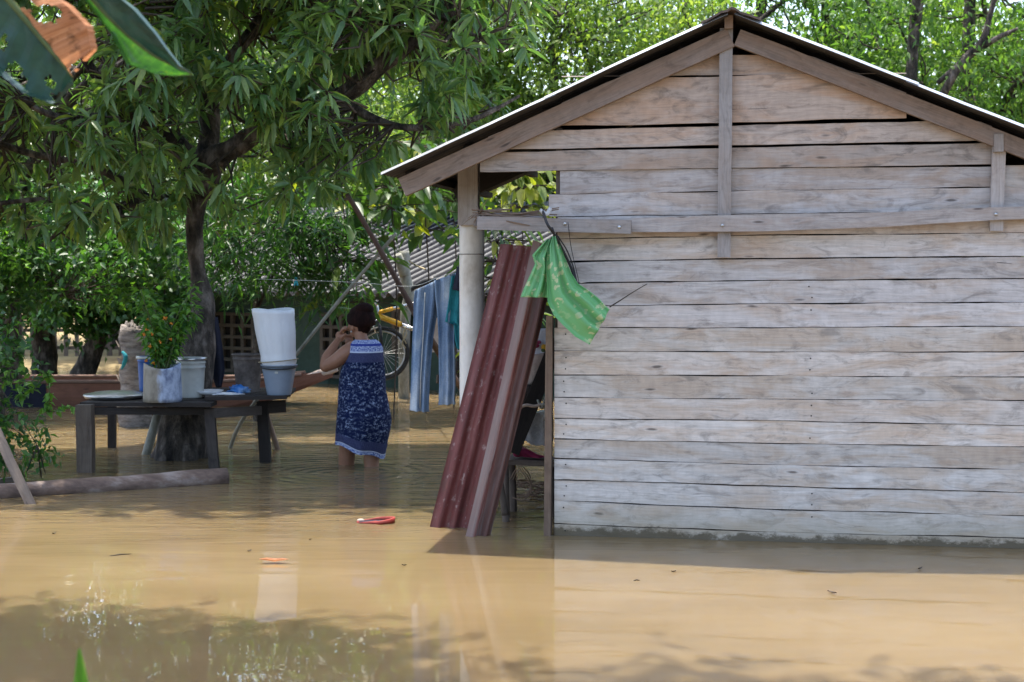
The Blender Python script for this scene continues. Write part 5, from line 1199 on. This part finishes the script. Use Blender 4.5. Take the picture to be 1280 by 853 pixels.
# root flare
for a in (0.3, 1.6, 2.9, 4.2, 5.3): mb.tube([Vector((b0.x+0.08*math.cos(a), b0.y+0.08*math.sin(a), 0.12)), Vector((b0.x+0.17*math.cos(a), b0.y+0.17*math.sin(a), -0.02)), Vector((b0.x+0.3*math.cos(a), b0.y+0.3*math.sin(a), GZ))], [0.09, 0.075, 0.05], 9, jit=0.3)
build(mb, 'trunk', M['bark'], mt_)
nodes = tree_nodes([b[0] for b in BR])
ELS = [(-2.4, 12.0, 4.9, 2.4, 2.2, 1.6), (-3.7, 11.3, 3.1, 1.4, 1.5, 1.1), (-2.35, 10.7, 2.9, 1.1, 0.9, 0.9), (-2.9, 10.9, 2.25, 0.8, 0.8, 0.62),
       (-1.35, 10.9, 3.2, 1.1, 1.2, 1.0), (-1.55, 10.7, 2.45, 0.75, 0.8, 0.62), (-0.45, 10.7, 3.15, 0.75, 0.9, 0.85), (-1.7, 11.6, 3.9, 1.8, 1.6, 1.2), (-3.9, 11.0, 2.3, 0.9, 1.0, 0.6), (-2.9, 10.2, 3.4, 1.6, 0.6, 0.9), (-1.0, 10.3, 2.75, 0.7, 0.6, 0.5), (-3.1, 10.9, 2.0, 1.0, 0.6, 0.45), (-3.7, 10.6, 2.5, 0.8, 0.7, 0.6), (-1.7, 11.2, 2.1, 0.6, 0.6, 0.4), (-1.3, 10.2, 3.15, 1.3, 0.5, 0.6), (-2.7, 10.3, 2.6, 1.2, 0.5, 0.6)]
wc_, wu_ = in_ellipsoids(ELS, 3500, 0.25)
# open holes: knock out whorls in a few pockets so light and background show
for (hx, hy, hz, hr) in [(-3.1, 10.6, 2.9, 0.40), (-1.8, 10.8, 3.1, 0.33), (-2.5, 10.5, 3.4, 0.3), (-3.4, 11, 2.2, 0.35), (-0.9, 10.5, 2.7, 0.30), (-2.0, 10.5, 2.35, 0.3), (-3.9, 10.6, 3.3, 0.35)]:
    dd = np.sqrt((wc_[:, 0]-hx)**2+(wc_[:, 2]-hz)**2); keep = (dd > hr) | (wc_[:, 1] > 11.9); wc_, wu_ = wc_[keep], wu_[keep]
kp_ = sun_open(wc_); wc_, wu_ = wc_[kp_], wu_[kp_]
ax_ = norm(wu_*0.7+np.array([0, -0.3, 0.25])+RNG.normal(size=wc_.shape)*0.3)
b_c, b_d = whorls(wc_, ax_, 11, 0.2, 1.0, 0.32)
n = len(b_c); per = np.repeat(RNG.random(len(wc_)), 11)
tone = np.clip(0.45+0.28*per+RNG.normal(0, 0.12, n)+np.where(RNG.random(n) < 0.03, 0.5, 0), 0, 1)
leafcloud('crown', b_c, b_d, RNG.uniform(0.11, 0.205, n), RNG.uniform(0.026, 0.044, n), tone, LEAF8, M['leaf_mango'], mt_, droop=0.24)
mb = MB(); twigs(mb, wc_, nodes, 0.007); build(mb, 'twigs', M['twig'], mt_)

def clump_tree(name, base, h, els, ncl, per, rc, L, Wd, lm, label, group=None, trunk_r=0.12, bm='bark', tbias=0.5, tvar=0.18, droop=0.15, T=LEAF4, cat='tree', lean=(0, 0), nb=7, shell=0.2, trunk2=None, ds=(1, 1, 0.7)):
    base = Vector(base); t_ = thing(name, tuple(base), label, cat, group)
    cc = np.array([e[:3] for e in els]).mean(0)
    mb = MB(); top = Vector((base.x+lean[0], base.y+lean[1], base.z+h)); mid = base.lerp(top, 0.5)+Vector((random.uniform(-.1, .1)*h*0.3, 0, 0))
    tp = curve_pts([base, mid, top], 6); mb.tube(tp, lerpl([trunk_r, trunk_r*0.7, trunk_r*0.3], len(tp)), 10, jit=0.3)
    nd = [tuple(p) for p in tp[len(tp)//3:]]
    cen, u = in_ellipsoids(els, ncl, shell); cen = cen[sun_open(cen)]; ncl = len(cen)
    order = RNG.choice(ncl, min(nb, ncl), replace=False)
    for j in order:
        a = Vector(nd[int(RNG.integers(len(nd)))]); c = Vector(cen[j]); m_ = (a+c)/2+Vector((0, 0, 0.12*(c-a).length)); cp_ = curve_pts([a, m_, c], 4)
        mb.tube(cp_, lerpl([trunk_r*0.4, trunk_r*0.25, trunk_r*0.1], len(cp_)), 6, jit=0.2); nd += [tuple(p) for p in cp_[2:]]
    twigs(mb, cen, nd, trunk_r*0.06+0.002)
    build(mb, 'trunk', M[bm], t_)
    c = np.repeat(cen, per, axis=0)+RNG.normal(size=(ncl*per, 3))*np.array(ds)*rc
    d = norm(RNG.normal(size=(ncl*per, 3))+np.array([0, 0, -0.25])); n = len(c)
    ct = np.repeat(RNG.normal(0, tvar*0.7, ncl), per)
    leafcloud('crown', c, d, RNG.uniform(0.75, 1.25, n)*L, RNG.uniform(0.8, 1.2, n)*Wd, np.clip(tbias+ct+RNG.normal(0, tvar*0.7, n), 0, 1), T, lm, t_, droop=droop)
    return t_
clump_tree('shade_tree', (-4.6, 6.6, GZ), 8.2, [(-3.6, 7.8, 8.6, 1.2, 0.55, 0.6), (-2.5, 7.5, 8.4, 1.0, 0.45, 0.5), (-5.0, 8.0, 8.6, 1.2, 0.7, 0.6), (-0.6, 6.9, 8.2, 1.3, 0.28, 0.3), (-2.0, 7.1, 8.3, 0.8, 0.3, 0.3), (1.4, 6.85, 8.3, 1.3, 0.25, 0.3)], 420, 30, 0.18, 0.17, 0.045, M['leaf_mango'], 'tree outside the left edge whose boughs shade the open water in front', None, 0.12, tbias=0.4, T=LEAF6, nb=30)
clump_tree('mango_tree', (-5.2, 15.5, GZ), 3.0, [(-4.6, 15.3, 3.4, 2.0, 1.2, 1.5), (-2.6, 15.6, 3.9, 1.8, 1.2, 1.3), (-5.2, 15.2, 2.4, 1.2, 1.0, 0.8)], 420, 30, 0.22, 0.19, 0.045, M['leaf_mango'], 'dark leafy tree filling the left background behind the palm stump', None, 0.16, tbias=0.25, T=LEAF6, nb=30)
g_ = 'broad trees behind the shack'
# trees behind the shack (sunlit, fine leaved)
clump_tree('leafy_tree', (0.6, 21.5, 0.1), 5.5, [(0.8, 21.5, 4.0, 2.4, 1.6, 2.2), (-0.8, 21.8, 3.2, 1.3, 1.3, 1.5), (-0.6, 21.4, 4.9, 1.4, 1.2, 1.0)], 520, 80, 0.26, 0.115, 0.050, M['leaf_far'], 'pale yellow green tree rising just behind the left roof slope of the shack', g_, 0.14, tbias=0.62)
clump_tree('leafy_tree', (3.9, 24.0, 0.1), 7.0, [(3.9, 24, 4.8, 2.5, 1.8, 2.6), (2.4, 24.2, 3.8, 1.4, 1.2, 1.2)], 320, 75, 0.30, 0.12, 0.048, M['leaf_back'], 'green tree with a dark upright trunk showing above the roof ridge', g_, 0.17, tbias=0.55)
clump_tree('leafy_tree', (6.6, 22.0, 0.1), 6.5, [(6.5, 22, 4.3, 2.2, 1.6, 2.4), (8.2, 22.3, 3.6, 1.6, 1.4, 1.8)], 300, 75, 0.26, 0.13, 0.046, M['leaf_back'], 'feathery green tree with bare dark limbs above the right roof slope', g_, 0.16, tbias=0.5)
clump_tree('leafy_tree', (10.5, 25.0, 0.1), 6.5, [(10.5, 25, 4.2, 2.8, 1.8, 2.8)], 180, 70, 0.3, 0.14, 0.06, M['leaf_back'], 'green tree at the far right behind the shack', g_, 0.16, tbias=0.5)
for pts, r in (([(1186, 110, 20.5), (1205, 75, 20.5), (1232, 55, 20.4), (1247, 0, 20.4), (1262, -40, 20.4)], [0.06, 0.055, 0.045, 0.035, 0.03]), ([(1172, 100, 20.6), (1215, 68, 20.5), (1246, 48, 20.3), (1272, 36, 20.3)], [0.035, 0.045, 0.035, 0.02]), ([(1137, 130, 21), (1141, 60, 21), (1147, 0, 21), (1150, -40, 21)], [0.08, 0.085, 0.08, 0.07])):
    pass
# limbs of the feathery tree that cross the sky above the right slope
ft = [o for o in bpy.data.objects if o.name.startswith('leafy_tree')][2]
mb = MB()
for pts, r in (([(1165, 150, 20.9), (1186, 104, 20.5), (1205, 75, 20.5), (1228, 50, 20.4), (1240, 10, 20.4), (1252, -40, 20.4)], [0.06, 0.06, 0.055, 0.045, 0.035, 0.03]), ([(1172, 104, 20.6), (1215, 68, 20.5), (1246, 48, 20.3), (1272, 36, 20.3)], [0.035, 0.045, 0.035, 0.02]), ([(1137, 150, 21), (1141, 60, 21), (1147, 0, 21), (1150, -40, 21)], [0.08, 0.085, 0.08, 0.07])):
    c = curve_pts([P(*p) for p in pts], 5); mb.tube(c, lerpl(r, len(c)), 8, jit=0.2)
build(mb, 'limb', M['bark'], ft)
# trees behind the mango, on the bank
g2 = 'trees on the bank behind the mango tree'
for (x, y, lab, tb_, nm) in ((-3.0, 25.0, 'sunlit yellow green tree behind the green house roof', 0.66, 'leaf_far'), (-6.3, 24.0, 'bright green tree on the bank behind the mango trunk', 0.6, 'leaf_far'), (-9.6, 25.0, 'dark trunked tree on the bank left of the mango trunk', 0.5, 'leaf_back'), (-12.8, 24.5, 'green tree on the bank at the far left edge', 0.5, 'leaf_back')):
    clump_tree('bank_tree', (x, y, 0.1), 5.5, [(x, y, 4.2, 2.1, 1.5, 2.4), (x+0.8, y, 2.2, 1.5, 1.2, 1.1)], 210, 75, 0.30, 0.14, 0.065, M[nm], lab, g2, 0.17, tbias=tb_)
# dark trunked shrubs left, near the fence
g3 = 'dark bushes left of the palm stump'
clump_tree('dark_bush', (-6.15, 20.0, -0.05), 1.6, [(-6.0, 19.9, 1.7, 1.3, 0.9, 0.9), (-6.5, 19.8, 1.1, 0.9, 0.7, 0.5)], 110, 70, 0.17, 0.11, 0.06, M['leaf_bush'], 'dark bush with a thick upright trunk at the far left above the canoe', g3, 0.17, tbias=0.35)
clump_tree('dark_bush', (-5.55, 19.4, -0.1), 1.4, [(-4.9, 19.0, 1.45, 1.1, 0.8, 0.8), (-5.2, 18.8, 0.95, 0.8, 0.6, 0.4)], 110, 70, 0.17, 0.11, 0.06, M['leaf_bush'], 'dark bush with a leaning trunk just left of the palm stump', g3, 0.16, tbias=0.3, lean=(0.6, -0.2))
clump_tree('ovate_bush', (-4.9, 14.6, GZ), 1.8, [(-4.2, 14.5, 1.45, 0.9, 0.6, 0.45), (-5.0, 14.4, 1.5, 0.7, 0.7, 0.65), (-3.5, 14.5, 1.5, 0.4, 0.4, 0.3)], 120, 45, 0.12, 0.085, 0.048, M['leaf_bush'], 'rounded leafy bush with fresh green shoots left of the palm stump', None, 0.05, tbias=0.45, tvar=0.28, T=LEAF6, cat='bush')
clump_tree('narrow_leaf_shrub', (-2.35, 14.0, GZ), 1.9, [(-2.3, 13.9, 1.75, 0.75, 0.6, 0.6), (-1.75, 13.8, 1.5, 0.55, 0.5, 0.55), (-2.6, 13.8, 1.2, 0.3, 0.3, 0.3)], 110, 34, 0.14, 0.14, 0.026, M['leaf_bush'], 'dark narrow leaved shrub behind the white barrel', None, 0.04, tbias=0.3, T=LEAF6, cat='shrub')
clump_tree('overhanging_bush', (-3.7, 9.9, GZ), 1.0, [(-3.45, 9.8, 0.62, 0.35, 0.35, 0.42), (-3.3, 9.75, 0.30, 0.26, 0.26, 0.22), (-3.6, 9.8, 1.05, 0.34, 0.3, 0.3), (-3.10, 9.85, 0.20, 0.10, 0.1, 0.1)], 60, 30, 0.075, 0.062, 0.034, M['leaf_bush'], 'glossy dark leaved bush drooping over the water at the left edge', None, 0.025, tbias=0.42, tvar=0.25, T=LEAF6, cat='bush', nb=20)
# creeper shoot reaching towards the table
mb = MB(); c = curve_pts([P(20, 500, 9.9), P(45, 485, 10.0), P(58, 468, 10.0), P(62, 495, 10.0), P(58, 515, 10.0), P(90, 508, 10.1)], 6)
vn = thing('creeper', tuple(P(50, 500, 10.0)), 'light green creeper shoot reaching from the left bush towards the table leg', 'creeper'); mb.tube(c, 0.004, 5); build(mb, 'stem', M['stemgreen'], vn)
cs = []; ds = []
for p in c[::1]:
    for _ in range(3): v_ = Vector((random.gauss(0, 1), random.gauss(-.3, 1), random.gauss(0.2, 0.7))).normalized(); cs.append(p); ds.append(v_)
leafcloud('foliage', cs, ds, 0.06, 0.038, np.clip(RNG.normal(0.85, 0.15, len(cs)), 0, 1), LEAF6, M['leaf_bush'], vn)
# big leaved saplings right of the shrub
def sapling(px, Y, ztop, nl, L, Wd, label, name='sapling', tb_=0.45, spread=0.30, zlo=1.0, group=None):
    x = (px-640)/1900*Y; b = Vector((x, Y, GZ)); t_ = thing(name, tuple(b), label, 'sapling', group); tp = curve_pts([b, Vector((x+0.05, Y, (GZ+ztop)/2)), Vector((x-0.05, Y, ztop))], 8)
    mb = MB(); mb.tube(tp, lerpl([0.007, 0.008, 0.005], len(tp)), 7, jit=0.2); cs = []; ds = []
    for k in range(nl):
        z = random.uniform(zlo, ztop); i = int((z-GZ)/(ztop-GZ)*(len(tp)-1)); p = tp[i]; a = random.uniform(0, 2*PI); r = random.uniform(0.05, spread); q = p+Vector((math.cos(a)*r, math.sin(a)*r, 0.05*random.uniform(-1, 1)))
        mb.tube([p, (p+q)/2+Vector((0, 0, 0.02)), q], 0.004, 3, (0, 0), cap=False); cs.append(q); ds.append(Vector((math.cos(a), math.sin(a), random.uniform(-1.1, 0.1))))
    build(mb, 'stem', M['twig'], t_); leafcloud('foliage', cs, ds, RNG.uniform(0.7, 1.2, nl)*L, RNG.uniform(0.8, 1.2, nl)*Wd, np.clip(RNG.normal(tb_, 0.13, nl)+np.where(RNG.random(nl) < 0.06, 0.6, 0), 0, 1), LEAF8, M['leaf_big'], t_, droop=0.3)
g4 = 'large leaved saplings before the green house'
sapling(489, 14.2, 2.75, 95, 0.22, 0.095, 'tall thin sapling with large leaves left of the crossing poles', spread=0.42, zlo=1.85, group=g4)
sapling(530, 14.6, 2.75, 70, 0.21, 0.095, 'tall large leaved sapling right behind the crossing poles', spread=0.42, zlo=1.75, group=g4)
sapling(430, 14.0, 2.6, 110, 0.21, 0.09, 'large leaved sapling between the white barrel and the crossing poles', spread=0.45, zlo=1.1, group=g4)
sapling(565, 15.2, 2.9, 90, 0.20, 0.09, 'large leaved sapling under the left eave of the shack', spread=0.38, zlo=2.05, group=g4)
sapling(624, 12.0, 1.9, 260, 0.14, 0.045, 'bright leafy plant seen between the white post and the tin sheets', name='leafy_plant', tb_=0.5, spread=0.34, zlo=0.75)
sapling(650, 17.0, 2.9, 130, 0.20, 0.10, 'sunlit broad leaved plant seen through the gap under the roof', name='leafy_plant', tb_=0.85, spread=0.5, zlo=2.1)
# palm stump
ps = thing('palm_stump', tuple(W(170, 532))[:2]+(GZ,), 'pale ringed palm stump broken off above the canoe, behind the blue bucket', 'stump')
b1_ = W(170, 532); mb = MB(); pts = [Vector((b1_.x, b1_.y, GZ+(1.30)*i/26))+Vector((0.012*math.sin(i), 0, 0)) for i in range(27)]
mb.tube(pts, [0.150-0.02*(i/26)+0.010*((i % 3) == 0) for i in range(27)], 20, jit=0.22)
for k in range(14):
    a = random.uniform(0, 2*PI); r = random.uniform(0.04, 0.115); p = pts[-1]+Vector((r*math.cos(a), r*math.sin(a), -0.04)); mb.tube([p, p+Vector((0.01, 0, random.uniform(0.05, 0.11)))], [0.03, 0.008], 6, jit=0.3)
build(mb, 'trunk', M['palmbark'], ps)
for k in range(16):
    mb = MB(); a = random.uniform(PI, 2*PI); z = random.uniform(0.1, 0.85); r = 0.138; p = Vector((b1_.x+r*math.cos(a), b1_.y+r*math.sin(a), z)); q = p+Vector((0.03*math.cos(a), 0.03*math.sin(a), 0.06)); tg = Vector((-math.sin(a), math.cos(a), 0))*0.045
    b = len(mb.v); mb.v.extend([tuple(p-tg), tuple(p+tg), tuple(q+tg*0.5), tuple(q-tg*0.6)]); mb.face([b, b+1, b+2, b+3]); build(mb, 'bark_scale', M['palmbark'], ps)
mb = MB(); pxtube(mb, [(153, 440, 13.4), (157, 446, 13.38), (155, 455, 13.4), (152, 462, 13.42)], [0.012, 0.02, 0.018, 0.006], 6); build(mb, 'rag', M['turq'], ps)

# banana plant, trunk just outside the frame; its leaves hang into the top left corner
bp = thing('banana_plant', (-2.0, 4.6, GZ), 'banana plant with torn green and dried orange leaves hanging into the top left corner', 'banana plant')
mb = MB(); mb.tube([(-2.0, 4.6, GZ), (-2.0, 4.6, 1.0), (-1.97, 4.58, 2.2)], [0.13, 0.11, 0.07], 14, jit=0.1); build(mb, 'trunk', M['stemgreen'], bp)
def blade_rows(Ls, Ms, Rs, name, matL, matR, holes, sub=6, Y=3.6, seed=0):
    """traced blade: three polylines (left edge, midrib, right edge) in space"""
    def ev(poly, t): 
        k = t*(len(poly)-1); i = min(int(k), len(poly)-2); q = k-i; return Vector(poly[i]).lerp(Vector(poly[i+1]), q)
    n = 42; m_ = 12
    for side, E, mt in (('l', Ls, matL), ('r', Rs, matR)):
        mb = MB()
        for i in range(n):
            for j in range(m_):
                t0, t1 = i/n, (i+1)/n; u0, u1 = j/m_, (j+1)/m_; tc_, uc = (t0+t1)/2, (u0+u1)/2
                if any(((tc_-a)/ra)**2+((uc-b)/rb)**2 < 1+0.5*noise.noise(Vector((tc_*20, uc*20, seed))) for (s_, a, b, ra, rb) in holes if s_ == side): continue
                def pt(t, u):
                    m = ev(Ms, t); e = ev(E, t); p = m.lerp(e, u); p.z -= 0.0; p.y += 0.03*math.sin(u*PI*0.5)*(1 if side == 'l' else -1)+0.006*noise.noise(Vector((t*14, u*3, seed)))
                    if u > 0.95: p = m.lerp(e, u-0.05*abs(noise.noise(Vector((t*25, seed, 1)))))
                    return p
                b = len(mb.v); mb.v.extend([tuple(pt(t0, u0)), tuple(pt(t0, u1)), tuple(pt(t1, u1)), tuple(pt(t1, u0))]); mb.face([b, b+1, b+2, b+3], [(t0*2, u0*0.4), (t0*2, u1*0.4), (t1*2, u1*0.4), (t1*2, u0*0.4)], 0, 1, True)
        build(mb, name, mt, bp)
def PP(l, Y): return [P(x, y, Y+dy) for (x, y, dy) in l]
blade_rows(PP([(-95, 30, .1), (-55, 60, .05), (-8, 88, 0), (28, 118, 0), (66, 131, 0), (86, 104, 0)], 3.6), PP([(-45, -60, 0), (3, -10, 0), (30, 22, 0), (58, 56, 0), (80, 82, 0), (91, 97, 0)], 3.6), PP([(25, -75, .05), (60, -12, .05), (92, 8, 0), (118, 34, 0), (122, 62, 0), (96, 90, 0)], 3.6),
           'leaf_blade', M['banana_teal'], M['drybanana'], [('l', .50, .82, .07, .13), ('l', .72, .55, .05, .10), ('l', .35, .55, .03, .10), ('l', .30, .9, .06, .15), ('l', .80, .8, .05, .12), ('r', .42, .45, .07, .28), ('r', .30, .25, .06, .2), ('r', .93, .5, .08, .5)], seed=2)
blade_rows(PP([(80, -40, 0), (106, 0, 0), (140, 44, 0), (158, 80, 0), (190, 92, 0), (216, 95, 0), (240, 93, 0)], 3.75), PP([(86, -60, 0), (116, -2, 0), (150, 38, 0), (182, 62, 0), (207, 76, 0), (222, 88, 0), (241, 93, 0)], 3.75), PP([(120, -60, 0), (142, -12, 0), (172, 12, 0), (196, 40, 0), (214, 66, 0), (228, 84, 0), (241, 92, 0)], 3.72),
           'leaf_blade', M['banana'], M['banana_teal'], [], seed=5)
mb = MB()
for pts, r in (([Vector((-1.97, 4.58, 2.15)), Vector((-1.75, 4.2, 2.5)), P(-45, -62, 3.6), P(3, -10, 3.6), P(58, 56, 3.6), P(91, 97, 3.6)], [0.03, 0.022, 0.012, 0.009, 0.006, 0.002]), ([Vector((-1.97, 4.58, 2.2)), Vector((-1.6, 4.1, 2.6)), P(86, -62, 3.75), P(116, -2, 3.75), P(182, 62, 3.75), P(240, 93, 3.75)], [0.03, 0.022, 0.010, 0.008, 0.005, 0.002])):
    c = curve_pts(pts, 6); mb.tube(c, lerpl(r, len(c)), 7)
build(mb, 'midrib', M['stemgreen'], bp)
def arch_leaf(base, az, L_, rise, w_, parent, seed):
    rows = []; n = 30; d = Vector((math.cos(az), math.sin(az), 0)); sd = Vector((-d.y, d.x, 0)); mb = MB()
    for i in range(n+1):
        t = i/n; c = Vector(base)+d*(L_*t)+Vector((0, 0, rise*math.sin(PI*min(1, t*0.9))-0.25*t*t)); hw = w_*math.sin(PI*min(1, 0.06+t*0.94))**0.6
        rows.append([c-sd*hw-Vector((0, 0, hw*0.35)), c-sd*hw*0.5-Vector((0, 0, hw*0.1)), c, c+sd*hw*0.5-Vector((0, 0, hw*0.1)), c+sd*hw-Vector((0, 0, hw*0.35))])
    for i in range(n):
        for j in range(4):
            if noise.noise(Vector((i*0.9, j*0.1+seed, 0))) > 0.38 and j in (0, 3): continue
            b = len(mb.v); mb.v.extend([tuple(rows[i][j]), tuple(rows[i][j+1]), tuple(rows[i+1][j+1]), tuple(rows[i+1][j])]); mb.face([b, b+1, b+2, b+3], [(i*.06, j*.1), (i*.06, j*.1+.1), (i*.06+.06, j*.1+.1), (i*.06+.06, j*.1)], 0, 1, True)
    build(mb, 'leaf_blade', M['banana'], parent)
for (az, L_, ri, w_, s_) in ((2.0, 1.9, 1.5, 0.26, 3), (2.7, 1.9, 1.3, 0.25, 4), (3.8, 2.0, 1.2, 0.25, 5)):
    arch_leaf((-1.97, 4.58, 2.15), az, L_, ri, w_, bp, s_*3.3)
# young blade leaf at the bottom edge
yp = thing('young_plant', (P(97, 853, 2.5).x, 2.5, GZ), 'bright green pointed leaf tip poking up at the bottom edge of the picture', 'plant')
mb = MB(); tip = P(97, 813, 2.5); rows = []
for i in range(15):
    t = i/14; c = Vector((tip.x+0.02*(1-t), 2.5+0.05*(1-t), GZ+(tip.z-GZ)*t)); hw = 0.024*min(1, (1-t)*9)**0.8+0.0005
    rows.append([c+Vector((-hw, 0.012, 0)), c, c+Vector((hw, 0.012, 0))])
mb.grid(rows); mb.grid([[p+Vector((0, 0.0015, 0)) for p in r][::-1] for r in rows]); build(mb, 'leaf', M['youngblade'], yp)
# far wood closing the view
c, _ = in_ellipsoids([(-22+i*5.2, 37+2*math.sin(i*1.7), 3.2+1.3*math.sin(i*2.3), 3.6, 2.2, 3.6+0.9*math.sin(i*1.1)) for i in range(10)], 62000, 0.2)
n = len(c); leafcloud('far_wood', c, RNG.normal(size=(n, 3)), RNG.uniform(0.2, 0.4, n), RNG.uniform(0.12, 0.22, n), np.clip(RNG.normal(0.5, 0.2, n), 0, 1), LEAF4, M['leaf_far'], label='dense sunlit wood closing the view far behind', cat='wood', kind='stuff')
